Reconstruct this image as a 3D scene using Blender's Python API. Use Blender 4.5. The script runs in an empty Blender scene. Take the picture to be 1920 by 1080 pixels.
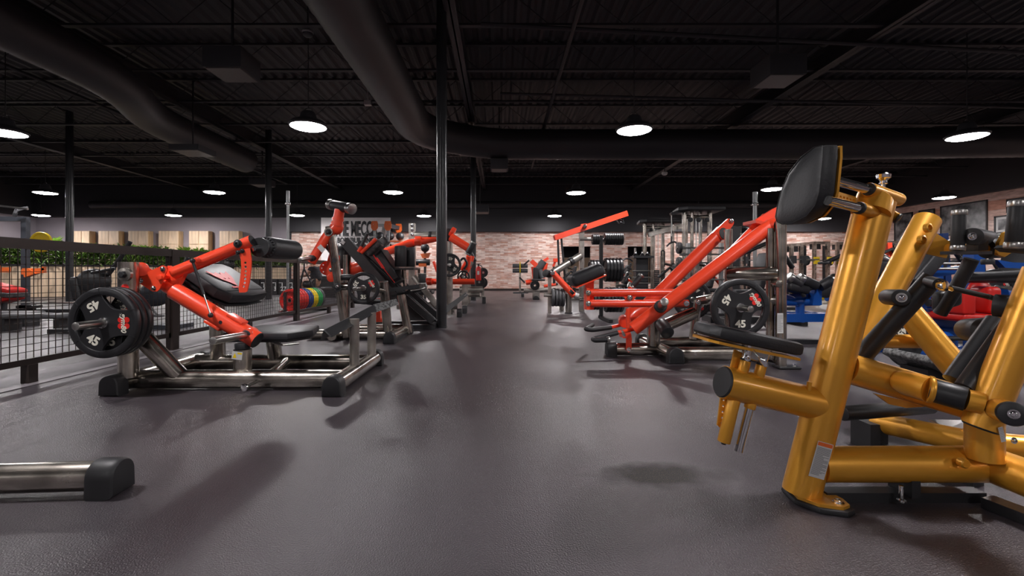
import bpy, math, random
from mathutils import Vector, Matrix
random.seed(7)
V = Vector
C = bpy.context.scene.collection
PI = math.pi
# ------------------------------------------------------------------ camera, world, exposure
F, CX, CY, HC = 870.0, 938.0, 513.0, 0.806
cam_d = bpy.data.cameras.new('camera'); cam = bpy.data.objects.new('camera', cam_d); C.objects.link(cam)
cam.location = (0, 0, HC); cam.rotation_euler = (PI/2, 0, 0)
cam_d.sensor_fit = 'HORIZONTAL'; cam_d.sensor_width = 36.0; cam_d.lens = 36.0*F/1920
cam_d.shift_x = (960-CX)/1920; cam_d.shift_y = (CY-540)/1920; cam_d.clip_start = 0.05
bpy.context.scene.camera = cam
wd = bpy.data.worlds.new('world'); bpy.context.scene.world = wd; wd.use_nodes = True
wd.node_tree.nodes['Background'].inputs[0].default_value = (0.8, 0.85, 1, 1)
wd.node_tree.nodes['Background'].inputs[1].default_value = 0.02
vs = bpy.context.scene.view_settings
bpy.context.scene.display_settings.display_device = 'sRGB'
vs.view_transform = 'Standard'; vs.look = 'None'; vs.gamma = 1; vs.exposure = 1.45; vs.use_curve_mapping = False
LAMP_POWER = 20.0
bpy.context.scene.cycles.caustics_reflective = False; bpy.context.scene.cycles.caustics_refractive = False
def W(px, py, D):                                   # a photo position at a distance -> a place in the room
    return V(((px-CX)*D/F, D, HC-(py-CY)*D/F))
# ------------------------------------------------------------------ materials
MATS = {}
def mat(name, col, rough=0.5, metal=0.0, coat=0.0, var=0.0, vscale=8.0, rvar=0.0, bump=0.0, bscale=200.0, emis=None, stretch=(1,1,1), col2=None, spec=0.5, alpha=1):
    m = bpy.data.materials.new(name); m.use_nodes = True; nt = m.node_tree
    b = nt.nodes['Principled BSDF']; L = nt.links
    b.inputs['Base Color'].default_value = (*col, 1); b.inputs['Roughness'].default_value = rough
    b.inputs['Metallic'].default_value = metal; b.inputs['Coat Weight'].default_value = coat
    b.inputs['Coat Roughness'].default_value = 0.12; b.inputs['Specular IOR Level'].default_value = spec
    if emis: b.inputs['Emission Color'].default_value = (*emis[0], 1); b.inputs['Emission Strength'].default_value = emis[1]
    if var or rvar or bump or col2:
        tc = nt.nodes.new('ShaderNodeTexCoord'); mp = nt.nodes.new('ShaderNodeMapping'); mp.inputs['Scale'].default_value = stretch
        L.new(tc.outputs['Object'], mp.inputs['Vector'])
        n = nt.nodes.new('ShaderNodeTexNoise'); n.inputs['Scale'].default_value = vscale; n.inputs['Detail'].default_value = 5
        L.new(mp.outputs[0], n.inputs['Vector'])
        if var or col2:
            r = nt.nodes.new('ShaderNodeValToRGB'); r.color_ramp.elements[0].position = 0.35; r.color_ramp.elements[1].position = 0.65
            c2 = col2 or tuple(min(1, c*(1+var)) for c in col); c1 = col if col2 else tuple(c*(1-var) for c in col)
            r.color_ramp.elements[0].color = (*c1, 1); r.color_ramp.elements[1].color = (*c2, 1)
            L.new(n.outputs[0], r.inputs[0]); L.new(r.outputs[0], b.inputs['Base Color'])
        if rvar:
            mr = nt.nodes.new('ShaderNodeMapRange'); mr.inputs[3].default_value = max(0.02, rough-rvar); mr.inputs[4].default_value = rough+rvar
            L.new(n.outputs[0], mr.inputs[0]); L.new(mr.outputs[0], b.inputs['Roughness'])
        if bump:
            n2 = nt.nodes.new('ShaderNodeTexNoise'); n2.inputs['Scale'].default_value = bscale; n2.inputs['Detail'].default_value = 3
            L.new(tc.outputs['Object'], n2.inputs['Vector'])
            bp = nt.nodes.new('ShaderNodeBump'); bp.inputs['Strength'].default_value = bump; bp.inputs['Distance'].default_value = 0.004
            L.new(n2.outputs[0], bp.inputs['Height']); L.new(bp.outputs[0], b.inputs['Normal'])
    MATS[name] = m; return m
def lin(r, g, b): return tuple((c/255/12.92 if c/255 <= .04045 else ((c/255+.055)/1.055)**2.4) for c in (r, g, b))
STEEL = mat('brushed_raw_steel', (0.36,0.325,0.285), 0.24, 0.97, 0.7, var=0.45, vscale=7, rvar=0.08)
STEEL2 = mat('pale_raw_steel', (0.42,0.39,0.35), 0.33, 0.82, 0.5, var=0.3, vscale=5, rvar=0.08)
RED = mat('red_powder_coat', (0.98,0.075,0.028), 0.29, 0, 0.35, bump=0.03, bscale=300)
GOLD = mat('gold_powder_coat', (0.84,0.39,0.04), 0.34, 0.48, 0.25, bump=0.06, bscale=500)
BLUE = mat('blue_powder_coat', (0.005,0.075,0.36), 0.35, 0, 0.35)
BLACK = mat('black_powder_coat', (0.018,0.018,0.02), 0.42, bump=0.05, bscale=300)
RUBBER = mat('black_rubber', (0.02,0.02,0.022), 0.5)
PLATE = mat('black_plate_rubber', (0.017,0.017,0.019), 0.36, bump=0.05, bscale=500)
VINYL = mat('black_vinyl', (0.02,0.02,0.023), 0.47, bump=0.22, bscale=110)
CHROME = mat('chrome', (0.75,0.75,0.76), 0.12, 1.0)
KNURL = mat('satin_steel', (0.45,0.44,0.42), 0.3, 1.0)
WHITE = mat('white_paint', (0.78,0.78,0.76), 0.5)
CREAM = mat('cream_lettering', (0.8,0.77,0.66), 0.55)
LRED = mat('red_print', (0.75,0.02,0.015), 0.5)
RVINYL = mat('red_vinyl', (0.55,0.012,0.008), 0.4)
ORANGE = mat('orange_powder_coat', (0.85,0.16,0.03), 0.4)
YELLOW = mat('yellow_plastic', (0.85,0.6,0.01), 0.4)
GREEN = mat('green_rubber', (0.02,0.32,0.08), 0.45)
NAVY = mat('blue_rubber', (0.015,0.05,0.2), 0.45)
RRED = mat('red_rubber', (0.6,0.02,0.015), 0.45)
GREY = mat('grey_rubber', (0.09,0.09,0.095), 0.5)
FENCE = mat('dark_bronze_metal', (0.034,0.024,0.021), 0.4, 0.3)
COLM = mat('charcoal_column_paint', (0.028,0.029,0.032), 0.3)
CEIL = mat('black_ceiling_paint', (0.033,0.0315,0.036), 0.6)
DUCT = mat('dark_duct_paint', (0.034,0.032,0.035), 0.5, 0.0)
GALV = mat('grey_painted_pole', (0.35,0.36,0.36), 0.35, 0.5)
GWALL = mat('grey_wall_paint', lin(158,150,156), 0.7, var=0.03, vscale=1)
WWALL = mat('white_wall_panel', lin(232,226,226), 0.7)
SIGNB = mat('black_sign_lettering', (0.03,0.03,0.033), 0.6)
PLY = mat('birch_plywood', (0.62,0.42,0.23), 0.5, var=0.18, vscale=3, stretch=(6,6,0.7))
PLY2 = mat('pale_plywood', (0.72,0.54,0.37), 0.5, var=0.14, vscale=2.5, stretch=(5,5,0.6))
LEAF = mat('green_leaf', (0.05,0.13,0.02), 0.45, col2=(0.17,0.27,0.045), vscale=3.5)
LEAF2 = mat('lime_leaf', (0.22,0.42,0.04), 0.45, var=0.2)
SKIN = mat('skin', (0.5,0.26,0.17), 0.5)
SHIRT = mat('charcoal_cloth', (0.03,0.032,0.04), 0.85)
LAMPE = mat('lamp_diffuser', (1,1,1), 0.5, emis=((1.0,0.96,0.97), LAMP_POWER))
LAMPC = mat('lamp_led_core', (1,1,1), 0.5, emis=((1.0,0.96,0.97), LAMP_POWER*17))
STRIP = mat('pale_floor_strip', lin(120,114,118), 0.5, var=0.08)
LABEL = mat('white_label', (0.62,0.61,0.6), 0.45)
TEXTG = mat('grey_print', (0.12,0.12,0.13), 0.6)
def mk_floor():
    m = bpy.data.materials.new('speckled_rubber_floor'); m.use_nodes = True; nt = m.node_tree; L = nt.links; b = nt.nodes['Principled BSDF']; b.inputs['Specular IOR Level'].default_value = 0.75
    tc = nt.nodes.new('ShaderNodeTexCoord')
    def noise(sc, det=4, st=None):
        n = nt.nodes.new('ShaderNodeTexNoise'); n.inputs['Scale'].default_value = sc; n.inputs['Detail'].default_value = det
        if st:
            mp = nt.nodes.new('ShaderNodeMapping'); mp.inputs['Scale'].default_value = st; L.new(tc.outputs['Object'], mp.inputs[0]); L.new(mp.outputs[0], n.inputs['Vector'])
        else: L.new(tc.outputs['Object'], n.inputs['Vector'])
        return n
    def ramp(src, p0, c0, p1, c1):
        r = nt.nodes.new('ShaderNodeValToRGB'); e = r.color_ramp.elements
        e[0].position = p0; e[0].color = (*c0, 1); e[1].position = p1; e[1].color = (*c1, 1); L.new(src, r.inputs[0]); return r
    big = ramp(noise(0.9, 6).outputs[0], .3, (0.043,0.0355,0.042), .7, (0.061,0.051,0.059))
    fleck = ramp(noise(260, 1).outputs[0], .66, (0,0,0), .76, (1,1,1))
    mx = nt.nodes.new('ShaderNodeMix'); mx.data_type = 'RGBA'
    L.new(fleck.outputs[0], mx.inputs[0]); L.new(big.outputs[0], mx.inputs[6]); mx.inputs[7].default_value = (0.22,0.2,0.19,1)
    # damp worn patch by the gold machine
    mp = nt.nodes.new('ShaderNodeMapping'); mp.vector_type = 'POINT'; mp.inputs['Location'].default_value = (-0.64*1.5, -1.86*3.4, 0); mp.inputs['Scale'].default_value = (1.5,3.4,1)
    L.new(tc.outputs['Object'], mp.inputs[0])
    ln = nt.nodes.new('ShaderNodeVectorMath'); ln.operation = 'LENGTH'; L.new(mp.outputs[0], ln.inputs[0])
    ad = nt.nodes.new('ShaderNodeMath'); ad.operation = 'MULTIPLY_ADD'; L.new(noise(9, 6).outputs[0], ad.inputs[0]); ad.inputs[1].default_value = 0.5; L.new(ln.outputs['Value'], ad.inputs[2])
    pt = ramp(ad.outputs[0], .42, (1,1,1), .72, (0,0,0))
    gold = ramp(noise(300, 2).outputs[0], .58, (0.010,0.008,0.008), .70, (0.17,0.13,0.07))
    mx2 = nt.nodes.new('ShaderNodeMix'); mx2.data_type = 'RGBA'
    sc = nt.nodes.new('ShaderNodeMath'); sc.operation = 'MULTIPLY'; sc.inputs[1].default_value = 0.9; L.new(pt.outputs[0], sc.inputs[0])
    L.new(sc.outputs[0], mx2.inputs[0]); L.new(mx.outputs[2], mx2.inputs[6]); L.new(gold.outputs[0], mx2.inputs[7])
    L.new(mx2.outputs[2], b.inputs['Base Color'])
    rr = nt.nodes.new('ShaderNodeMapRange'); rr.inputs[3].default_value = 0.24; rr.inputs[4].default_value = 0.42
    L.new(noise(2.2, 6, (1,.35,1)).outputs[0], rr.inputs[0]); mr2 = nt.nodes.new('ShaderNodeMix'); L.new(sc.outputs[0], mr2.inputs[0]); L.new(rr.outputs[0], mr2.inputs[2]); mr2.inputs[3].default_value = 0.85; L.new(mr2.outputs[0], b.inputs['Roughness'])
    bp = nt.nodes.new('ShaderNodeBump'); bp.inputs['Strength'].default_value = 0.8; bp.inputs['Distance'].default_value = 0.003
    L.new(noise(200, 2).outputs[0], bp.inputs['Height']); L.new(bp.outputs[0], b.inputs['Normal'])
    return m
FLOOR = mk_floor()
def mk_brick(name, rot):
    m = bpy.data.materials.new(name); m.use_nodes = True; nt = m.node_tree; L = nt.links; b = nt.nodes['Principled BSDF']
    tc = nt.nodes.new('ShaderNodeTexCoord'); mp = nt.nodes.new('ShaderNodeMapping'); mp.inputs['Rotation'].default_value = rot
    L.new(tc.outputs['Object'], mp.inputs[0])
    br = nt.nodes.new('ShaderNodeTexBrick'); L.new(mp.outputs[0], br.inputs['Vector'])
    br.inputs['Scale'].default_value = 1; br.inputs['Brick Width'].default_value = 0.36; br.inputs['Row Height'].default_value = 0.075
    br.inputs['Mortar Size'].default_value = 0.006; br.inputs['Bias'].default_value = -0.15
    br.inputs['Color1'].default_value = (*lin(248,226,216), 1); br.inputs['Color2'].default_value = (*lin(205,138,112), 1); br.inputs['Mortar'].default_value = (*lin(205,185,176), 1)
    n = nt.nodes.new('ShaderNodeTexNoise'); n.inputs['Scale'].default_value = 3.5; n.inputs['Detail'].default_value = 8
    mp2 = nt.nodes.new('ShaderNodeMapping'); mp2.inputs['Scale'].default_value = (1,1,4); L.new(tc.outputs['Object'], mp2.inputs[0]); L.new(mp2.outputs[0], n.inputs['Vector'])
    r = nt.nodes.new('ShaderNodeValToRGB'); r.color_ramp.elements[0].position = .33; r.color_ramp.elements[0].color = (.68,.62,.6,1); r.color_ramp.elements[1].position = .6; r.color_ramp.elements[1].color = (1,1,1,1)
    L.new(n.outputs[0], r.inputs[0])
    mx = nt.nodes.new('ShaderNodeMix'); mx.data_type = 'RGBA'; mx.blend_type = 'MULTIPLY'; mx.inputs[0].default_value = 1
    L.new(br.outputs[0], mx.inputs[6]); L.new(r.outputs[0], mx.inputs[7]); L.new(mx.outputs[2], b.inputs['Base Color'])
    b.inputs['Roughness'].default_value = 0.8
    bp = nt.nodes.new('ShaderNodeBump'); bp.inputs['Distance'].default_value = 0.02; bp.inputs['Strength'].default_value = .6; bp.invert = True
    L.new(br.outputs['Fac'], bp.inputs['Height']); L.new(bp.outputs[0], b.inputs['Normal'])
    return m
BRICK = mk_brick('whitewashed_brick', (PI/2, 0, 0))
BRICKR = mk_brick('whitewashed_brick_side', (PI/2, 0, PI/2))
def mk_photo():
    m = mat('monochrome_photo', (0.03,0.03,0.032), 0.3, col2=(0.3,0.29,0.29), vscale=3.2)
    return m
PHOTO = mk_photo()
# ------------------------------------------------------------------ geometry (every function returns vertices, faces)
def basis(d, up=None):
    d = d.normalized(); up = V(up) if up is not None else (V((0,0,1)) if abs(d.z) < .95 else V((0,1,0)))
    s = d.cross(up).normalized(); u = s.cross(d).normalized(); return s, u
def tube(pts, r, n=18, sq=1.0, up=None, cap=True):
    pts = [V(p) for p in pts]; rs = r if isinstance(r, (list, tuple)) else [r]*len(pts)
    v, f = [], []; d0 = pts[1]-pts[0]; s, u = basis(d0, up)
    for i, p in enumerate(pts):
        if i == 0: d = (pts[1]-p).normalized()
        elif i == len(pts)-1: d = (p-pts[i-1]).normalized()
        else: d = ((pts[i+1]-p).normalized()+(p-pts[i-1]).normalized()).normalized()
        s = (s-d*s.dot(d)).normalized(); u = s.cross(d).normalized()
        k = 1.0
        if 0 < i < len(pts)-1:
            c = (pts[i+1]-p).normalized().dot(d); k = 1/max(c, .5)
        for j in range(n):
            a = 2*PI*j/n; o = s*math.cos(a)*rs[i]*sq+u*math.sin(a)*rs[i]
            v.append(p+o)
    for i in range(len(pts)-1):
        for j in range(n):
            a, b = i*n+j, i*n+(j+1) % n; f.append((a, b, b+n, a+n))
    if cap: f.append(tuple(range(n))[::-1]); f.append(tuple(range(len(v)-n, len(v))))
    return v, f
def bend(pts, rad=.04, k=5):
    pts = [V(p) for p in pts]; out = [pts[0]]
    for i in range(1, len(pts)-1):
        a, b, c = pts[i-1], pts[i], pts[i+1]; d1 = (a-b); d2 = (c-b); t = min(rad, d1.length*.45, d2.length*.45)
        p0 = b+d1.normalized()*t; p1 = b+d2.normalized()*t
        for j in range(k+1):
            q = j/k; out.append(p0*(1-q)**2+b*2*q*(1-q)+p1*q*q)
    return out+[pts[-1]]
def bar(a, b, w, h, up=None):                       # rectangular section from a to b
    a, b = V(a), V(b); s, u = basis(b-a, up); v = []
    for p in (a, b):
        for i, j in ((-1,-1),(1,-1),(1,1),(-1,1)): v.append(p+s*w/2*i+u*h/2*j)
    return v, [(3,2,1,0),(4,5,6,7),(0,1,5,4),(1,2,6,5),(2,3,7,6),(3,0,4,7)]
def box(x0, x1, y0, y1, z0, z1):
    return bar(((x0+x1)/2, y0, (z0+z1)/2), ((x0+x1)/2, y1, (z0+z1)/2), abs(x1-x0), z1-z0)
def prism(pts, vec):
    pts = [V(p) for p in pts]; vec = V(vec); n = len(pts)
    return pts+[p+vec for p in pts], [tuple(range(n))[::-1], tuple(range(n, 2*n))]+[(i, (i+1) % n, (i+1) % n+n, i+n) for i in range(n)]
def lathe(prof, o, axis, n=24, cap=True):                     # prof: (radius, distance along the axis)
    o = V(o); d = V(axis).normalized(); s, u = basis(d); v, f = [], []
    for r, t in prof:
        for j in range(n):
            a = 2*PI*j/n; v.append(o+d*t+(s*math.cos(a)+u*math.sin(a))*max(r, 1e-4))
    for i in range(len(prof)-1):
        for j in range(n):
            a, b = i*n+j, i*n+(j+1) % n; f.append((a, b, b+n, a+n))
    if cap: f.append(tuple(range(n))[::-1]); f.append(tuple(range(len(v)-n, len(v))))
    return v, f
def cyl(a, b, r, n=24, e=.12):                      # cylinder with softened ends
    a, b = V(a), V(b); L = (b-a).length; q = min(r*e, L*.3)
    return lathe([(r-q, 0), (r-q*.3, q*.3), (r, q), (r, L-q), (r-q*.3, L-q*.3), (r-q, L)], a, b-a, n)
def ball(c, r, n=14, s=(1,1,1)):
    v, f = [], []; m = n//2
    for i in range(m+1):
        t = PI*i/m
        for j in range(n):
            a = 2*PI*j/n; v.append(V(c)+V((math.sin(t)*math.cos(a)*r*s[0], math.sin(t)*math.sin(a)*r*s[1], math.cos(t)*r*s[2])))
    for i in range(m):
        for j in range(n):
            a, b = i*n+j, i*n+(j+1) % n; f.append((a, a+n, b+n, b))
    return v, f
def rbox(c, ax, ay, az, sx, sy, sz, r, k=4):        # cushion: box with rounded edges on its own axes
    c = V(c); ax, ay, az = V(ax).normalized(), V(ay).normalized(), V(az).normalized(); hs = (sx/2, sy/2, sz/2); v, f = [], []
    r = min(r, *[h*.98 for h in hs]); N = 2*k+2
    def co(h): return [-h + (r*(1-math.cos(PI/2*i/k))) for i in range(k+1)]+[h-(r*(1-math.cos(PI/2*i/k))) for i in range(k, -1, -1)]
    for a in range(3):
        for sg in (-1, 1):
            b, d = (a+1) % 3, (a+2) % 3; base = len(v); cb, cd = co(hs[b]), co(hs[d])
            for i in range(N):
                for j in range(N):
                    p = [0,0,0]; p[a] = sg*hs[a]; p[b] = cb[i]; p[d] = cd[j]
                    q = [max(-hs[t]+r, min(hs[t]-r, p[t])) for t in range(3)]
                    w = V(p)-V(q)
                    if w.length > 1e-9: w = w.normalized()*r
                    w = V(q)+w; v.append(c+ax*w[0]+ay*w[1]+az*w[2])
            for i in range(N-1):
                for j in range(N-1):
                    e = base+i*N+j; g = (e, e+N, e+N+1, e+1); f.append(g if sg > 0 else g[::-1])
    return v, f
def pillow(pts, vec, rnd=.35, top=1.0):             # upholstered outline: pts in a plane, thickness vec
    pts = [V(p) for p in pts]; vec = V(vec); c = sum(pts, V())/len(pts); R = max((p-c).length for p in pts)
    T = vec.length; q = min(rnd*T, R*.4); prof = [(1-q/R, 0), (1-q*.3/R, .08), (1, rnd*.6), (1, 1-rnd), (1-q*.35/R, 1-rnd*.3), (1-q*1.2/R, 1), (.4, 1.0+.08*top)]
    v, f = [], []; n = len(pts)
    for s, t in prof: v += [c+(p-c)*s+vec*t for p in pts]
    for i in range(len(prof)-1):
        for j in range(n):
            a, b = i*n+j, i*n+(j+1) % n; f.append((a, b, b+n, a+n))
    f.append(tuple(range(n))[::-1]); f.append(tuple(range(len(v)-n, len(v))))
    return v, f
def xf(g, M): return [M @ V(p) for p in g[0]], g[1]
def from_obj(o):
    dg = bpy.context.evaluated_depsgraph_get(); me = bpy.data.meshes.new_from_object(o.evaluated_get(dg))
    g = ([v.co.copy() for v in me.vertices], [tuple(p.vertices) for p in me.polygons]); bpy.data.meshes.remove(me); return g
TX = {}
def text(s, size, ex=.002, off=0.0, shear=0.0, sx=1.0):
    k = (s, size, ex, off, shear, sx)
    if k not in TX:
        c = bpy.data.curves.new('t', 'FONT'); c.body = s; c.size = size; c.extrude = ex; c.offset = off; c.shear = shear; c.align_x = 'CENTER'; c.align_y = 'CENTER'; c.resolution_u = 3
        o = bpy.data.objects.new('t', c); C.objects.link(o); g = from_obj(o); bpy.data.objects.remove(o); bpy.data.curves.remove(c)
        TX[k] = ([V((p.x*sx, p.y, p.z)) for p in g[0]], g[1])
    return TX[k]
def frame_mat(o, ux, uy):                           # matrix placing a flat x/y thing at o with its axes along ux, uy
    ux = V(ux).normalized(); uy = V(uy); uy = (uy-ux*uy.dot(ux)).normalized(); uz = ux.cross(uy)
    M = Matrix.Identity(4)
    for i in range(3): M[i][0] = ux[i]; M[i][1] = uy[i]; M[i][2] = uz[i]; M[i][3] = V(o)[i]
    return M
def sheet(outer, holes, th, M=None, bev=0.0):       # flat plate with holes cut through
    c = bpy.data.curves.new('s', 'CURVE'); c.dimensions = '2D'; c.fill_mode = 'BOTH'; c.extrude = th/2-bev; c.bevel_depth = bev; c.bevel_resolution = 1
    for ps in [outer]+holes:
        sp = c.splines.new('POLY'); sp.points.add(len(ps)-1); sp.use_cyclic_u = True
        for i, p in enumerate(ps): sp.points[i].co = (p[0], p[1], 0, 1)
    o = bpy.data.objects.new('s', c); C.objects.link(o); g = from_obj(o); bpy.data.objects.remove(o); bpy.data.curves.remove(c)
    return xf(g, M) if M else g
def circ(cx, cy, r, n=14): return [(cx+r*math.cos(2*PI*i/n), cy+r*math.sin(2*PI*i/n)) for i in range(n)]
# ------------------------------------------------------------------ objects
def meshobj(name, gs, m, origin, smooth=35):
    v, f = [], []
    for g in gs:
        o = len(v); v += [V(p)-origin for p in g[0]]; f += [tuple(i+o for i in q) for q in g[1]]
    me = bpy.data.meshes.new(name); me.from_pydata([tuple(p) for p in v], [], f); me.materials.append(m)
    me.polygons.foreach_set('use_smooth', [True]*len(me.polygons))
    me.set_sharp_from_angle(angle=math.radians(smooth)); me.update()
    o = bpy.data.objects.new(name, me); C.objects.link(o); return o
def thing(name, label, cat, loc, group=None):
    o = bpy.data.objects.new(name, None); C.objects.link(o); o.location = loc; o.empty_display_size = .1
    o['label'] = label; o['category'] = cat
    if group: o['group'] = group
    return o
def P(root, name, m, *gs, label=None, parent=None, smooth=35):
    o = meshobj(name, gs, m, V(root.location), smooth); o.parent = parent or root
    if label: o['label'] = label
    return o
def solo(name, label, cat, m, loc, *gs, group=None, kind=None, smooth=35):
    o = meshobj(name, gs, m, V(loc), smooth); o.location = loc
    if label: o['label'] = label; o['category'] = cat
    if group: o['group'] = group
    if kind: o['kind'] = kind
    return o
def struct(name, m, *gs, smooth=35): return solo(name, None, None, m, (0,0,0), *gs, kind='structure', smooth=smooth)
def dup(root, loc, rot=None, label=None, group=None, scale=None):
    def cp(o, par):
        c = o.copy(); C.objects.link(c); c.parent = par
        for ch in o.children: cp(ch, c)
        return c
    r = root.copy(); C.objects.link(r); r.location = loc
    if rot is not None: r.rotation_euler = rot
    if scale: r.scale = (scale,)*3
    if label: r['label'] = label
    if group: r['group'] = group
    for ch in root.children: cp(ch, r)
    return r
# ------------------------------------------------------------------ the room
XL, XR, YB, YF, ZC = -22.0, 17.6, -8.0, 22.0, 5.6
struct('floor', FLOOR, box(XL-.2, XR+.2, YB, YF+.2, -.1, 0))
# brick back wall with two openings, black band above
def wallrect(x0, x1, z0, z1, y=YF): return box(x0, x1, y, y+.2, z0, z1)
ow = [(1052,1108,.50), (1176,1228,.5)]
holes = [((1056-CX)*YF/F, (1108-CX)*YF/F), ((1177-CX)*YF/F, (1226-CX)*YF/F)]
bx0 = (545-CX)*YF/F; zt = 2.78; oz0, oz1 = 0.35, HC+(CY-462)*YF/F
gs = [wallrect(bx0, holes[0][0], 0, zt), wallrect(holes[0][1], holes[1][0], 0, zt), wallrect(holes[1][1], XR+.2, 0, zt)]
for a, b in holes: gs += [wallrect(a, b, 0, oz0), wallrect(a, b, oz1, zt)]
struct('wall_back', BRICK, *gs)
struct('wall_back_upper', CEIL, box(bx0, XR+.2, YF-.25, YF+.2, zt, ZC))
struct('wall_back_left', GWALL, box(XL-.2, bx0, YF, YF+.2, 0, 3.46))
struct('wall_back_left_upper', CEIL, box(XL-.2, bx0, YF-.25, YF+.2, 3.46, ZC))
struct('trim_1', COLM, box(bx0-.06, bx0+.04, YF-.05, YF+.05, 0, 3.46))
struct('baseboard_back', FENCE, box(bx0+.05, XR, YF-.03, YF-.002, 0, .1))
struct('wall_right', BRICKR, box(XR, XR+.2, YB, YF, 0, 3.7))
struct('wall_right_upper', CEIL, box(XR-.25, XR+.2, YB, YF, 3.7, ZC))
struct('wall_left', GWALL, box(XL-.2, XL, YB, YF, 0, 3.46))
struct('wall_left_upper', CEIL, box(XL-.2, XL+.1, YB, YF, 3.46, ZC))
struct("wall_front", GWALL, box(XL-.2, XR+.2, YB-.2, YB, 0, ZC))  # unseen wall behind the camera, pale paint chosen to add fill light
# white lettered wall panel
sx0, sx1 = (602-CX)*(YF-.3)/F, (732-CX)*(YF-.3)/F
struct('wall_back_panel', WWALL, box(sx0, sx1, YF-.3, YF-.02, 0, HC+(CY-408)*(YF-.3)/F))
sg = thing('wall_sign', 'black capital lettering spelling a slogan on the white wall panel', 'sign', ((sx0+sx1)/2, YF-.31, 2.2))
cxs = (667-CX)*(YF-.3)/F
def sgn(s, py, size, sx, off): return xf(text(s, size, .01, off, 0, sx), frame_mat(V((cxs, YF-.312, HC-(py-CY)*(YF-.3)/F)), (1,0,0), (0,0,1)))
P(sg, 'lettering', SIGNB, sgn('THE MECCA', 430, .93, .395, .03))
P(sg, 'lettering', SIGNB, sgn('BODYBUILDING', 451, .34, .70, .012))
P(sg, 'rule', SIGNB, box(cxs-1, cxs+1, YF-.32, YF-.302, HC-(443.5-CY)*(YF-.3)/F, HC-(443-CY)*(YF-.3)/F))
# room seen through the openings
struct('wall_back_niche', CEIL, box(holes[0][0]-1, holes[1][1]+1, YF+2.2, YF+2.3, 0, ZC), box(holes[0][0]-1, holes[1][1]+1, YF+.2, YF+2.3, ZC-.1, ZC))
struct('floor_niche', FLOOR, box(holes[0][0]-1, holes[1][1]+1, YF+.2, YF+2.3, -.1, 0))
# ceiling deck with flutes running away from the camera
v, f = [], []; x = XL-.2; k = 0
prof = [(0,0),(.05,.045),(.125,.045),(.175,0)]
xs = []
while x < XR+.2:
    for dx, dz in prof: xs.append((x+dx, ZC-.3+dz*1.0))
    x += .23
for (a, z) in xs: v += [V((a, YB, z)), V((a, YF+.2, z))]
for i in range(len(xs)-1): f.append((2*i, 2*i+1, 2*i+3, 2*i+2))
struct('ceiling', CEIL, (v, f), smooth=10)
# open web joists across, girders away
def joist(y):
    gs = []; z0, z1 = HC+3.95, ZC-.31
    gs += [box(XL, XR, y-.045, y+.045, z0, z0+.035), box(XL, XR, y-.045, y+.045, z1-.04, z1)]
    x = XL; s = 1
    while x < XR-.6:
        gs.append(bar((x, y, z0+.02 if s > 0 else z1-.02), (x+.6, y, z1-.02 if s > 0 else z0+.02), .012, .012)); x += .6; s = -s
    return gs
for i in range(15):
    struct('trim_%d' % (i+2), CEIL, *joist(-2.42+1.64*i))
for i, gx in enumerate((-14.2, -7.45, -.74, 6.2, 12.6)):
    z0 = HC+3.9
    struct('trim_%d' % (i+20), DUCT, box(gx-.09, gx+.09, YB, YF, z0, z0+.02), box(gx-.012, gx+.012, YB, YF, z0, z0+.35), box(gx-.09, gx+.09, YB, YF, z0+.33, z0+.35))
# round ducts
def corr(pts, r, name, label, cat='air duct'):
    pts = bend(pts, 1.6, 8); out, rs = [], []
    for i in range(len(pts)-1):
        a, b = pts[i], pts[i+1]; n = max(1, int((b-a).length/.12))
        for j in range(n): out.append(a.lerp(b, j/n)); rs.append(r*(1 if len(rs) % 2 else .985))
    out.append(pts[-1]); rs.append(r)
    g = tube(out, rs, 32); o = solo(name, label, cat, DUCT, pts[0], g, smooth=60)
zc = HC+3.45
corr([(-2.0,-5,zc), (-2.0,11.2,zc), (-.4,12.4,zc), (9,12.4,zc), (16.5,12.0,zc)], .4, 'air_duct', 'dark round spiral duct running over the aisle then turning right')
corr([(-6.83,-5,zc), (-6.83,8.3,zc), (-7.78,10.3,zc), (-7.78,14.2,zc)], .36, 'air_duct', 'dark round duct snaking along the left side of the ceiling')
corr([(-19,21.55,HC+3.2), (4,21.55,HC+3.2), (15,21.55,HC+3.2)], .17, 'air_duct', 'far dark duct crossing in front of the back wall')
# pipes
def pipe(a, b, r, label): solo('ceiling_pipe', label, 'pipe', CEIL, a, tube([a, b], r, 8))
zj = HC+3.87
pipe((-.3,7.2,zj), (13,8.5,zj), .035, 'thin black pipe crossing the ceiling, nearest of the crosswise pipes')
pipe((1.15,1,HC+3.87), (1.15,17,HC+3.87), .04, 'thin black pipe running away overhead right of the aisle')
pipe((0,10.0,HC+3.88), (13,10.9,HC+3.88), .03, 'thin black pipe crossing the ceiling beside the round duct bend')
pipe((-9.2,2,HC+3.87), (-9.2,20,HC+3.87), .035, 'thin black pipe running away over the left area')
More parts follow.
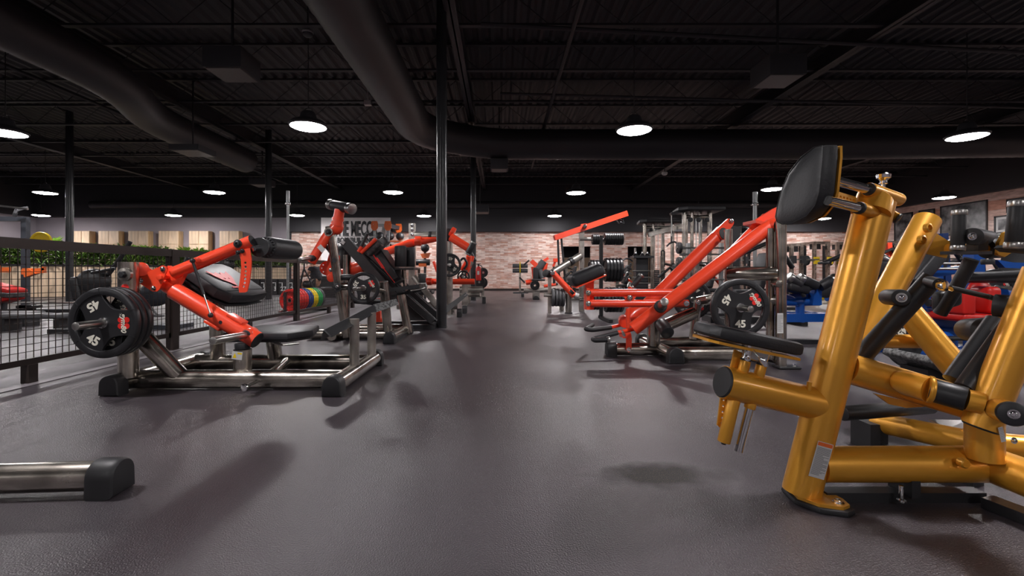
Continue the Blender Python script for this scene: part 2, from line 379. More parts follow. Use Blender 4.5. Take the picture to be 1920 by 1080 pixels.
# ceiling diffuser boxes
def vent(px, py, D, w, h, label):
    c = W(px, py, D); r = thing('air_vent', label, 'vent', c)
    P(r, 'housing', CEIL, box(c.x-w/2, c.x+w/2, c.y-w/2, c.y+w/2, c.z, c.z+h)); P(r, 'grille', MATS['dark_vent'], box(c.x-w/2+.03, c.x+w/2-.03, c.y-w/2+.03, c.y+w/2-.03, c.z-.015, c.z-.001))
    P(r, 'hanger', CEIL, cyl(c+V((0,0,h)), V((c.x, c.y, ZC-.3)), .02, 8))
mat('dark_vent', (0.11,0.095,0.09), 0.5)
vent(436, 140, 6.9, .55, .3, 'black box vent left of the aisle duct, large and near')
vent(1458, 152, 7.2, .55, .3, 'black box vent hanging over the right side')
vent(362, 287, 10.7, .66, .12, 'square vent box under the snaking left duct')
vent(936, 319, 12.4, .45, .26, 'small square vent under the duct over the aisle')
vent(492, 348, 15.8, .6, .2, 'small dark vent box beside the second left column')
vent(900, 399, 18.6, .7, .25, 'small vent under the far crossing duct')
# columns
def column(px, D, r, lab):
    x = (px-CX)*D/F; o = thing('column', lab, 'column', (x, D, 0))
    P(o, 'shaft', COLM, tube([(x,D,0), (x,D,ZC-.28)], r, 28)); P(o, 'base_plate', COLM, box(x-r*1.05, x+r*1.05, D-r*1.05, D+r*1.05, 0, .012))
column(828, 6.94, .078, 'tall black round column nearest the camera beside the aisle')
column(887.5, 14.0, .083, 'black round column further down the aisle with the extinguisher')
column(503.5, 14.6, .095, 'black column behind the fence in front of the lockers')
column(130.5, 12.9, .088, 'black column at the far left behind the planter end')
def pole(px, y0, y1, D, r, lab):
    a, b = W(px, y0, D), W(px, y1, D); o = thing('pole', lab, 'pole', (b.x, D, 0))
    P(o, 'upper_pole', GALV, tube([(a.x, D, a.z-.35), (a.x, D, a.z)], r, 14)); P(o, 'pole', GALV, tube([(a.x, D, 0), (a.x, D, a.z-.3)], r*.8, 14)); P(o, 'collar', CHROME, cyl((a.x,D,a.z-.36), (a.x,D,a.z-.3), r*1.5, 14))
pole(540, 358, 545, 12.0, .042, 'pale grey thin pole with a collar left of the white lettered wall')
pole(1415.5, 360, 540, 12.5, .06, 'pale grey thin pole standing right of the steel cable towers')
# lamps
lamp0 = None
def lamp(x, y, z, label, group='round lamps hanging from the ceiling'):
    global lamp0
    if lamp0 is None:
        lamp0 = thing('ceiling_lamp', label, 'lamp', (x,y,z), group); o = V((x,y,z))
        P(lamp0, 'shade', CEIL, lathe([(.31,.0),(.325,.03),(.27,.09),(.15,.13),(.12,.24),(.10,.26),(0,.265)], o, (0,0,1), 32))
        P(lamp0, 'diffuser', LAMPE, lathe([(0,-.035),(.15,-.03),(.25,-.018),(.295,.0),(.295,.01)], o, (0,0,1), 32), label='glowing white lens')
        P(lamp0, 'led_core', LAMPC, lathe([(0,-.044),(.06,-.043),(.085,-.037),(.085,-.03)], o, (0,0,1), 20))
        P(lamp0, 'hanger', CHROME, tube([o+V((math.cos(a)*.07,0,.27+math.sin(a)*.06)) for a in [PI*k/8 for k in range(9)]], .006, 6))
        P(lamp0, 'cable', CEIL, tube([o+V((0,0,.32)), V((x,y,ZC-.3))], .008, 6))
    else: lamp0 = lamp0; dup(lamp0, (x,y,z), None, label, group)
vis = [(10,250,'far left'),(578,238,'left of the aisle'),(1189,245,'right of the aisle'),(1813,257,'far right')]
hl = 2.55
for px, py, s in vis: D = hl*F/(CY-py); lamp((px-CX)*D/F, D, HC+hl, 'large round glowing lamp in the nearest row, '+s)
for px, py, s in ((85,362,'leftmost'),(402,361,'second from left'),(737,361,'just left of the aisle column'),(1080,362,'just right of the aisle'),(1448,355,'by the big black chest pad'),(1770,371,'over the right wall pictures')):
    D = hl*F/(CY-py); lamp((px-CX)*D/F, D, HC+hl, 'round glowing lamp in the middle row, '+s)
for px, py, s in ((77,404,'leftmost'),(325,404,'over the lockers'),(557,404,'beside the thin grey pole'),(795,405,'over the near column'),(1040,405,'above the aisle end'),(1310,407,'behind the cable tower'),(1543,410,'near the right corner')):
    D = min(2.5*F/(CY-py), 20.2); lamp((px-CX)*D/F, D, HC+(CY-py)*D/F, 'small distant round lamp in the farthest row, '+s)
for yy, xs_ in ((1.9, (-14.6, -8.7, -3.1, 2.6, 8.3, 14.0)), (-4.2, (-8.7, -3.1, 2.6, 8.3))):
    for xx in xs_: lamp(xx, yy, HC+hl, 'round lamp hanging overhead, outside the picture')
for xx in (-14.6, 14.0): lamp(xx, 8.3, HC+hl, 'round lamp hanging far to the side, outside the picture')
lamp(-19.5, 14.5, HC+hl, 'round lamp hanging at the far left side, outside the picture')
# ------------------------------------------------------------------ mesh fence
def fence():
    X = -3.46; zt, zb = 1.06, .14; ys = [-1.06, 1.92, 4.90, 7.88, 10.86, 13.84, 16.82, 19.8]
    t = thing('mesh_fence', 'long dark metal fence of square wire mesh along the left of the aisle', 'fence', (X, 4.9, 0))
    P(t, 'top_rail', FENCE, box(X-.03, X+.03, ys[0], ys[-1], zt-.075, zt))
    for i in range(len(ys)-1):
        a, b = ys[i]+.05, ys[i+1]-.05
        P(t, 'panel_frame', FENCE, box(X-.02, X+.02, a, b, zb, zb+.045), box(X-.02, X+.02, a, a+.03, zb, zt-.075), box(X-.02, X+.02, b-.03, b, zb, zt-.075))
        gs = []; n = int((b-a)/.056); s = .004 if i < 4 else .005
        for k in range(n+1):
            y = a+(b-a)*k/n; gs.append(bar((X+.003, y, zb+.03), (X+.003, y, zt-.07), s, s))
        for k in range(1, 15):
            z = zb+.04+(zt-.08-zb-.04)*k/15; gs.append(bar((X-.002, a, z), (X-.002, b, z), s, s))
        P(t, 'wire_mesh', FENCE, *gs, smooth=10)
        P(t, 'foot', FENCE, box(X-.03, X+.03, (a+b)/2-.035, (a+b)/2+.035, 0, zb))
    for y in ys: P(t, 'post', FENCE, box(X-.035, X+.035, y-.05, y+.05, 0, zt-.01), box(X-.06, X+.06, y-.07, y+.07, 0, .01))
fence()
struct('trim_30', STRIP, box(-3.80, -3.36, YB, 20, 0.0, 0.006))

def dome(px, py, D, r, lab, name, cat, m=GREY):
    c = W(px,py,D); t = thing(name, lab, cat, c); P(t, 'dome', m, ball(c, r, 16, (1,1,.6))); P(t, 'rim', LABEL if m is GREY else m, lathe([(r,-.01),(r*1.1,.01),(r*.9,.04)], c+V((0,0,r*.2)), (0,0,1), 20)); P(t, 'stem', CEIL, tube([c+V((0,0,r*.4)), V((c.x,c.y,ZC-.3))], .012, 6))
dome(577, 64, 7.6, .085, 'small round detector on the ceiling left of the aisle duct', 'smoke_detector', 'detector')
dome(1246, 326, 13.5, .08, 'small pale dome hanging right of the aisle duct', 'security_camera', 'camera', LABEL)
c = W(690,193,9.6); solo('junction_box', 'small pale box on the ceiling pipe beside the aisle duct', 'box', LABEL, c, box(c.x-.07, c.x+.07, c.y-.05, c.y+.05, c.z-.05, c.z+.04), tube([c+V((0,0,.03)), V((c.x,c.y,ZC-.3))], .012, 6))

# ------------------------------------------------------------------ weight plates (disc in x/z, front towards -y)
def lens_hole(a0, R, half=34, ro=.79, ri=.40):
    o = [];
    for k in range(13):
        a = math.radians(a0-half+2*half*k/12); o.append((math.cos(a)*R*ro, math.sin(a)*R*ro))
    for k in range(1, 13):
        q = k/13; a = math.radians(a0+half-2*half*q); r = R*(ro-(ro-ri)*math.sin(PI*q)**.62*.82); o.append((math.cos(a)*r, math.sin(a)*r))
    return o
XZ = lambda o, a=0: frame_mat(o, (math.cos(a), 0, math.sin(a)), (-math.sin(a), 0, math.cos(a)))   # flat x/y drawing -> upright disc plane, seen from -y
def logo(M, s):                                     # four red petals with white lettering
    pet = []
    for cx, cy in ((-.5,.5), (.5,.5), (-.5,-.5), (.5,-.5)): pet.append(xf(sheet(circ(cx*s*.48, cy*s*.48, s*.225, 12), [], .0012), M))
    return pet, [xf(text('gym80', s*.56, .0009, s*.012, .25), M @ Matrix.Translation((0,0,.0018)))]
plate_proto = {}
def make_plate(num, dia, label, loc):
    R = dia/2; t = thing('weight_plate', label, 'weight plate', loc); o = V(loc); th = .042
    hs = [lens_hole(a, R) for a in (60, 180, 300)]+[circ(0,0,.03,20)]
    P(t, 'disc', PLATE, sheet(circ(0,0,R*.9,48), hs, .026, XZ(o), .003))
    rim = [(R*.80,-.013),(R*.81,-.019),(R*.86,-.021),(R*.955,-.0205),(R*.99,-.015),(R,-.008),(R,.008),(R*.99,.015),(R*.955,.0205),(R*.86,.021),(R*.81,.019),(R*.80,.013),(R*.80,-.013)]
    v, f = [], []; n = 60
    for r, tt in rim:
        for j in range(n): a = 2*PI*j/n; v.append(o+V((math.cos(a)*r, tt, math.sin(a)*r)))
    for i in range(len(rim)-1):
        for j in range(n): a, b = i*n+j, i*n+(j+1) % n; f.append((a, a+n, b+n, b))
    P(t, 'rim', PLATE, (v, f), *[bar(o+V((math.cos(math.radians(a))*R*.83, -.0215, math.sin(math.radians(a))*R*.83)), o+V((math.cos(math.radians(a))*R*.985, -.0195, math.sin(math.radians(a))*R*.985)), .004, .003, (0,1,0)) for a in (24, 96, 144, 216, 264, 336)])
    P(t, 'hub', CHROME, lathe([(.026,-.020),(.034,-.021),(.036,-.014),(.036,.014),(.026,.016),(.026,-.020)], o, (0,1,0), 24, False))
    gs = []
    for a in (120, 240):
        c = o+V((math.cos(math.radians(a))*R*.56, -.0138, math.sin(math.radians(a))*R*.56))
        gs.append(xf(text(num, R*.34, .001, R*.012, 0, 1.05), XZ(c, math.radians(a+90))))
    [P(t, 'numerals', CREAM, g) for g in gs]
    pet, tx = logo(XZ(o+V((R*.58,-.0135,0)), -PI/2), R*.36); P(t, 'emblem', LRED, *pet); P(t, 'lettering', CREAM, *tx)
    return t
def plate(num, dia, loc, label, ang=0, head=0, group=None):
    # ang turns the disc in its own plane, head turns its axis about z
    k = (num, dia)
    if k not in plate_proto: plate_proto[k] = make_plate(num, dia, label, (0,0,0)); r = plate_proto[k]; r.location = loc
    else: r = dup(plate_proto[k], loc)
    r.rotation_mode = 'QUATERNION'
    r.rotation_quaternion = Matrix.Rotation(head, 3, 'Z').to_quaternion() @ Matrix.Rotation(-ang, 3, 'Y').to_quaternion()
    r['label'] = label
    if group: r['group'] = group
    elif 'group' in r: del r['group']
    return r
small_proto = {}
def disc(dia, th, loc, label, m, head=0, group=None, cat='weight plate', name='weight_plate'):      # plain plate, seen edge on or far off
    k = (dia, th, m.name)
    if k not in small_proto:
        R = dia/2; o = V((0,0,0)); r = thing(name, label, cat, (0,0,0))
        h = th/2; P(r, 'disc', m, lathe([(.026,-h*.7),(R*.30,-h*.8),(R*.33,-h*.45),(R*.74,-h*.45),(R*.79,-h),(R*.96,-h),(R,-h*.6),(R,h*.6),(R*.96,h),(R*.79,h),(R*.74,h*.45),(R*.33,h*.45),(.026,h*.7),(.026,-h*.7)], o, (0,1,0), 36, False))
        P(r, 'hub', CHROME, lathe([(.026,-h*.85),(.04,-h*.85),(.04,h*.85),(.026,h*.85),(.026,-h*.85)], o, (0,1,0), 16, False)); small_proto[k] = r; r.location = loc
    else: r = dup(small_proto[k], loc)
    r.rotation_euler = (0,0,head); r['label'] = label
    if group: r['group'] = group
    elif 'group' in r: del r['group']
    return r
# shared machine pieces
def foot_cap(o, d, w=.125, h=.13, L=.085):          # D shaped rubber end on a floor tube; o = point on the floor under the tube's end, d = outward
    o = V(o); d = V(d).normalized(); s = d.cross(V((0,0,1))).normalized(); pts = []
    for k in range(13): a = PI*k/12; pts.append(o+s*math.cos(a)*w/2+V((0,0,h-w/2+math.sin(a)*w/2)))
    pts.append(o-s*w/2*1.04); pts.append(o+s*w/2*1.04); n = len(pts)
    c = sum(pts, V())/n; v, f = [], []
    for t, k in ((-.01,.94),(0,1),(L*.7,1),(L*.93,.95),(L,.84)): v += [V(((c+(p-c)*k)+d*t)[:2]+(max(0.0, (c+(p-c)*k).z) if k < 1 else p.z,)) if 1 else p for p in pts]
    for i in range(4):
        for j in range(n): a, b = i*n+j, i*n+(j+1) % n; f.append((a, b, b+n, a+n))
    f.append(tuple(range(n))[::-1]); f.append(tuple(range(4*n, 5*n))); return v, f
def bolt(c, d, r=.012, L=.012): d = V(d).normalized(); c = V(c); return lathe([(r*1.5,0),(r*1.5,L*.25),(r,L*.3),(r,L*.8),(r*.7,L),(r*.4,L),(r*.35,L*.6)], c, d, 12)
def capdisc(c, d, r): return lathe([(r,-.004),(r,.002),(r*.93,.006)], c, d, 24)
def grip(a, b, r, root, rings=True, m=None, parent=None, name='grip'):   # rubber handle with metal end rings
    a, b = V(a), V(b); d = (b-a).normalized(); L = (b-a).length; q = min(L*.13, .028)
    g = P(root, name, m or RUBBER, cyl(a+d*q*.8, b-d*q*.8, r, 20), parent=parent)
    if rings:
        for p, e in ((a, 1), (b, -1)): P(root, 'end_ring', KNURL, cyl(p, p+d*e*q, r*1.08, 24), parent=g)
    return g
def warn_label(root, c, ux, uy, w, h, lines=22, head=True, parent=None, off=.0008):
    M = frame_mat(c, ux, uy)
    lb = P(root, 'warning_label', LABEL, xf(prism([(-w/2,-h/2,0),(w/2,-h/2,0),(w/2,h/2,0),(-w/2,h/2,0)], (0,0,off)), M), parent=parent)
    gs = []; rr = random.Random(3); y = h/2-h*.16 if head else h/2-h*.08
    for k in range(lines):
        x1 = w*.44 if rr.random() < .75 else w*rr.uniform(-.1,.4)
        gs.append(xf(prism([(-w*.44,y,off),(x1,y,off),(x1,y-h*.012,off),(-w*.44,y-h*.012,off)], (0,0,off*.3)), M)); y -= h*(.78 if head else .86)/lines
    P(root, 'print', TEXTG, *gs, parent=lb)
    if head: P(root, 'warning_header', ORANGE, xf(prism([(-w*.47,h*.385,off),(w*.47,h*.385,off),(w*.47,h*.485,off),(-w*.47,h*.485,off)], (0,0,off*.3)), M), parent=lb)
    return lb

# ------------------------------------------------------------------ big red and steel machine on the left
def left_machine():
    t = thing('hip_thrust_machine', 'big red and raw steel lever machine on the left with a black roller', 'gym machine', (-1.85, 3.6, 0))
    XA, XB = -2.57, -1.10
    P(t, 'front_rail', STEEL, tube([(XA,3.24,.07), (XB,3.24,.07)], .064, 28))
    P(t, 'rear_rail', STEEL, tube([(XA+.03,3.88,.068), (XB,3.88,.068)], .06, 28))
    P(t, 'left_cross_tube', STEEL, tube([(XA,3.12,.068), (XA,4.0,.068)], .06, 28))
    P(t, 'right_cross_tube', STEEL, tube([(XB,3.10,.068), (XB,4.06,.068)], .06, 28), label='steel cross tube under the foot plate')
    for x, y, d in ((XA,3.12,-1), (XA,4.0,1), (XB,3.10,-1), (XB,4.06,1)): P(t, 'end_cap', RUBBER, foot_cap((x, y, 0), (0,d,0), .132, .138))
    for c in ((-1.19,3.22), (-1.13,3.62)): P(t, 'levelling_foot', BLACK, box(c[0]-.045, c[0]+.045, c[1]-.03, c[1]+.03, 0, .04), box(c[0]-.02,c[0]+.02,c[1]-.02,c[1]+.02,.03,.07))
    # floor bolt peg in front of the rail
    P(t, 'pin_stop', KNURL, tube([W(487,712,3.22), W(463,724,3.02)], .012, 14)); P(t, 'pin_head', CHROME, lathe([(.025,0),(.025,.008),(.012,.012)], W(459,726,3.02), (-.3,-1,0), 20))
    # plate upright, peg, brace
    up = P(t, 'upright', STEEL, tube([(-2.54,3.17,.1), (-2.54,3.17,.885)], .064, 28, .9, (0,1,0)))
    o = V((-2.515,3.112,.0))
    P(t, 'pivot_boss', STEEL2, lathe([(.045,-.01),(.045,.012),(.03,.016)], o+V((0,0,.80)), (0,-1,0), 24), parent=up); P(t, 'pivot_bolt', BLACK, lathe([(.024,0),(.024,.03),(.018,.034)], o+V((0,-.005,.80)), (0,-1,0), 6), parent=up)
    P(t, 'badge', LRED, lathe([(.026,0),(.026,.004)], o+V((.005,-.005,.71)), (0,-1,0), 20), parent=up); P(t, 'badge_rim', STEEL2, lathe([(.032,0),(.032,.002)], o+V((.005,-.005,.71)), (0,-1,0), 20), parent=up)
    P(t, 'brace', STEEL, tube([(-2.52,3.2,.42), (-2.23,3.24,.08)], .06, 26))
    pc = V((-2.51,2.96,HC-(606-CY)*2.92/F))
    P(t, 'plate_peg', KNURL, cyl((pc.x,2.74,pc.z), (pc.x,3.14,pc.z), .0245, 24), lathe([(.04,0),(.04,.02)], (pc.x,3.1,pc.z), (0,-1,0), 20))
    # posts and block under seat and pad
    P(t, 'stop_post', STEEL, tube([(W(455,700,3.3).x,3.3,.1), (W(455,700,3.3).x,3.3,HC-(655-CY)*3.3/F)], .059, 28)); sp = V((W(455,0,3.3).x,3.3,HC-(652-CY)*3.3/F))
    P(t, 'bump_stop', RUBBER, cyl(sp+V((0,0,-.01)), sp+V((-.004,0,.035)), .05, 24))
    lb = P(t, 'caution_label', LABEL, xf(prism([(-.036,-.028,0),(.036,-.028,0),(.036,.028,0),(-.036,.028,0)], (0,0,.0008)), frame_mat(sp+V((-.005,-.0612,-.045)), (1,0,-.12), (.12,0,1))))
    P(t, 'caution_triangle', YELLOW, xf(prism([(-.03,-.018,.001),(-.002,-.018,.001),(-.016,.018,.001)], (0,0,.0004)), frame_mat(sp+V((-.005,-.0612,-.045)), (1,0,-.12), (.12,0,1))), xf(prism([(.002,.010,.001),(.032,.010,.001),(.032,.022,.001),(.002,.022,.001)], (0,0,.0004)), frame_mat(sp+V((-.005,-.0612,-.045)), (1,0,-.12), (.12,0,1))), parent=lb)
    P(t, 'pad_post', STEEL, tube([(-2.36,3.88,.1), (-2.36,3.86,.6)], .058, 26)); P(t, 'seat_post', STEEL, tube([(-1.88,3.88,.1), (-1.88,3.82,.33)], .056, 26))
    P(t, 'diagonal_tube', STEEL, tube([(-1.62,3.24,.075), (-1.78,3.88,.075)], .04, 20))
    # seat
    P(t, 'seat', VINYL, pillow([(-2.05,3.42,.315), (-1.56,3.40,.315), (-1.46,3.62,.315), (-1.545,3.96,.315), (-2.05,3.98,.315)], (0,0,.055), .4, .4))
    P(t, 'seat_board', BLACK, prism([(-2.03,3.44,.298), (-1.57,3.42,.298), (-1.48,3.62,.298), (-1.56,3.94,.298), (-2.03,3.95,.298)], (0,0,.018))); P(t, 'seat_latch', KNURL, tube([(-1.72,3.5,.285), (-1.6,3.42,.28), (-1.52,3.5,.28)], .008, 10))
    # back pad with printed emblem
    ax = V((.41,0,-.27)).normalized(); az = V((.27,0,.41)).normalized(); c = V((-2.27,3.78,.705))
    q = []
    for u, w in ((-.22,-.25),(-.17,-.31),(.15,-.33),(.24,-.26),(.26,0),(.24,.26),(.15,.31),(-.17,.29),(-.22,.23)): q.append(c+ax*u+V((0,w,0)))
    bp = P(t, 'back_pad', VINYL, pillow(q, az*.085, .3, .5)); P(t, 'pad_board', BLACK, prism([p-az*.006 for p in q], az*-.014))
    P(t, 'lower_pad', VINYL, rbox(c+ax*(-.13)-az*.10, ax, (0,1,0), az, .22, .5, .13, .04))
    P(t, 'pad_seam', BLACK, tube([c+ax*.185+V((0,-.27,0))+az*.086, c+ax*.185+V((0,.26,0))+az*.086], .003, 6), parent=bp)
    EM = frame_mat(c+az*.0935+ax*.02+V((0,-.06,0)), (0,1,0), -ax)
    emb = [(-.075,.07),(-.04,.045),(-.02,.06),(0,.035),(.02,.06),(.04,.045),(.075,.07),(.065,.02),(.045,-.02),(.02,-.05),(0,-.085),(-.02,-.05),(-.045,-.02),(-.065,.02)]
    ep = P(t, 'emblem', LRED, sheet([(x*1.7, y*1.35) for x, y in emb], [[(-.035,.0),(-.012,-.012),(-.035,-.022)], [(.035,.0),(.012,-.012),(.035,-.022)]], .003, EM), parent=bp)
    P(t, 'lettering', LRED, xf(text('PURE KRAFT', .03, .001, .0005), frame_mat(c+az*.0925+ax*.15+V((0,-.06,0)), (0,1,0), -ax)), parent=bp)
    # main red arm
    D = 3.33; A0, A1 = W(262,506,3.36), W(482,638,D-.02); ad = (A1-A0).normalized()
    arm = P(t, 'main_arm', RED, tube([W(258,503,3.36), W(332,548,3.35)], .045, 28), tube([A0.lerp(A1,.30), A1], .0615, 32), lathe([(.046,0),(.0615,.012)], A0.lerp(A1,.29), ad, 32))
    P(t, 'arm_end_cap', BLACK, capdisc(A1, ad, .060), parent=arm); P(t, 'pivot_sleeve', RED, cyl(W(264,505,3.24), W(264,505,3.42), .05, 26))
    n = V((-ad.z,0,ad.x)); n = -n if n.z < 0 else n
    for s, k in ((1,.80), (-1,.68)): P(t, 'stop_bracket', RED, rbox(A0.lerp(A1,k)+n*s*.060, ad, (0,1,0), n, .13, .085, .022, .006, 2), parent=arm)
    P(t, 'pin_hole', BLACK, lathe([(.013,0),(.013,.003)], A0.lerp(A1,.735)+V((0,-.0605,0)), (0,-1,0), 16), parent=arm)
    # load peg on the lower end
    pe = W(462,628,D-.06); P(t, 'arm_peg', KNURL, cyl((pe.x,D-.02,pe.z), (pe.x-.008,2.90,pe.z+.012), .0245, 24)); P(t, 'peg_collar', RUBBER, lathe([(.035,-.01),(.04,0),(.04,.02),(.03,.03)], (pe.x,D-.045,pe.z), (0,-1,0), 24)); P(t, 'peg_socket', RED, cyl((pe.x,D-.07,pe.z), (pe.x,D+.03,pe.z), .047, 24))
    # bracket plates
    for dd in (-.062, .062):
        br = [W(272,529,D) , W(271,521,D), W(277,516,D), W(317,498,D), W(324,500,D), W(326,505,D), W(312,541,D), W(307,546,D), W(299,546,D)]
        b = P(t, 'bracket_plate', RED, prism([p+V((0,dd-.005,0)) for p in br], (0,.010,0)))
        if dd < 0:
            for q in ((278,526),(318,504.5),(301,540)): P(t, 'bolt', CHROME, bolt(W(*q, D)+V((0,dd-.005,0)), (0,-1,0), .012, .014), parent=b)
    P(t, 'gusset', RED, prism([W(314,498,D), W(338,510,D), W(346,512,D), W(336,532,D), W(312,545,D)], (0,.04,0))); P(t, 'pivot_cap', RED, cyl(W(314,520,D)+V((0,-.085,0)), W(314,520,D)+V((0,.05,0)), .018, 20))
    # upper arm
    B0, B1 = W(326,512,D), W(473,452,D); bd = (B1-B0).normalized()
    ua = P(t, 'roller_arm', RED, tube([B0, B1], .0445, 30)); P(t, 'arm_end_cap', BLACK, capdisc(B1, bd, .0435), parent=ua)
    P(t, 'arm_bolt', BLACK, bolt(W(446,457,D-.045), (0,-1,0), .02, .02), parent=ua); P(t, 'arm_boss', RED, cyl(W(370,487,D-.06), W(370,487,D), .02, 20), parent=ua)
    # adjustment quadrant with holes
    qd = []
    O = W(404,520,D-.03); L0, L1 = [], []
    pts_o = [(468,466),(471,486),(470.5,505),(467,530),(463,546),(459,548)]; pts_i = [(449,548),(448,541),(451,520),(453,503),(452,487),(447,470)]
    out = [((p[0]-404)*D/F, -(p[1]-520)*D/F) for p in pts_o+pts_i]
    hol = [circ((p[0]-404)*D/F, -(p[1]-520)*D/F, .0105, 12) for p in ((460,493),(460.5,501),(460.5,509),(460,516),(459.5,523),(458.5,530),(457,537))]
    qp = P(t, 'adjuster_quadrant', RED, sheet(out, hol, .012, frame_mat(O, (1,0,0), (0,0,1)), .001))
    for q in ((452,474),(460,471)): P(t, 'bolt', BLACK, bolt(W(*q, D)+V((0,-.04,0)), (0,-1,0), .011, .012), parent=qp)
    # gas strut
    S0, S1 = W(361,489,D-.09), W(395,591,D-.09); m = S0.lerp(S1,.62)
    st = P(t, 'gas_strut', BLACK, tube([S0, m], .0095, 14), label='thin black gas strut'); P(t, 'strut_rod', KNURL, tube([m, S1], .0045, 10), parent=st); P(t, 'strut_end', BLACK, ball(S0, .018), ball(S1, .018), parent=st)
    P(t, 'strut_pin', RED, tube([S1, S1+V((.0,.06,0))], .012, 12), parent=st)
    # roller
    R0, R1 = V((-1.735,3.40,1.0)), V((-1.715,3.86,1.0))
    ro = P(t, 'roller', VINYL, lathe([(.03,0),(.055,.012),(.075,.03),(.081,.05),(.081,.43),(.076,.455),(.06,.468),(.02,.47)], R0, R1-R0, 36)); s, u = basis(R1-R0)
    P(t, 'gathered_edge', VINYL, *[ball(R0+(R1-R0).normalized()*.022+(s*math.cos(a)+u*math.sin(a))*.068, .011, 8) for a in [2*PI*k/20 for k in range(20)]], parent=ro)
    P(t, 'roller_axle', CHROME, tube([V((-1.76,D-.02,.985)), R0+V((0,.05,0))], .02, 16)); P(t, 'roller_disc', BLACK, lathe([(.07,0),(.07,.008)], R0+V((-.01,-.04,-.003)), (0,1,0), 28))
    # foot plate on two posts
    for y, zt in ((3.50,.465), (3.97,.475)): P(t, 'foot_plate_post', STEEL2, tube([(XB,y,.1), (XB,y,zt)], .036, 20))
    a, b, c2, d2 = W(606,619,3.14), W(620,633,3.06), W(704,586,4.05), W(699,572,4.09)
    fp = P(t, 'foot_plate', BLACK, prism([a, b, c2, d2], V((.012,0,.004))), prism([a, d2, d2+V((-.02,-.02,-.09)), a+V((-.02,0,-.07))], V((.006,0,0))))
    e, g = W(742,561,4.25), W(747,571,4.22)
    P(t, 'tread_lip', MATS['perforated_tread'], prism([d2, c2, g, e], V((0,.01,.004))), parent=fp, label='perforated grey tread')
    return pc
mat('perforated_tread', (0.02,0.02,0.02), 0.5, col2=(0.22,0.22,0.22), vscale=60)
pc = left_machine()
for k, y in enumerate((2.945, 2.995, 3.045)):
    plate('45', .45, (pc.x, y, pc.z), ('front black 45 plate on the left red machine', 'middle black plate behind the front 45 on the left machine', 'rear black plate of the three on the left machine')[k], [0, .5, 1.1][k], 0, 'black plates on the left machine')
# steel floor tube reaching in at the lower left
def corner_base():
    t = thing('machine_base', 'raw steel floor tube with black end cap in the lower left corner', 'gym machine', (-2.0,1.66,0))
    P(t, 'floor_tube', STEEL, tube(bend([(-3.2,1.3,.064), (-2.15,1.66,.064), (-1.46,1.705,.064)], .35, 8), .052, 30)); P(t, 'end_cap', RUBBER, foot_cap((-1.47,1.705,0), (1,.04,0), .122, .128, .085))
    P(t, 'upright', STEEL, tube([(-3.1,1.33,.06), (-3.1,1.33,1.5)], .055, 24)); P(t, 'top_arm', STEEL, tube([(-3.1,1.33,1.45), (-2.45,.6,1.95)], .045, 24))
corner_base()

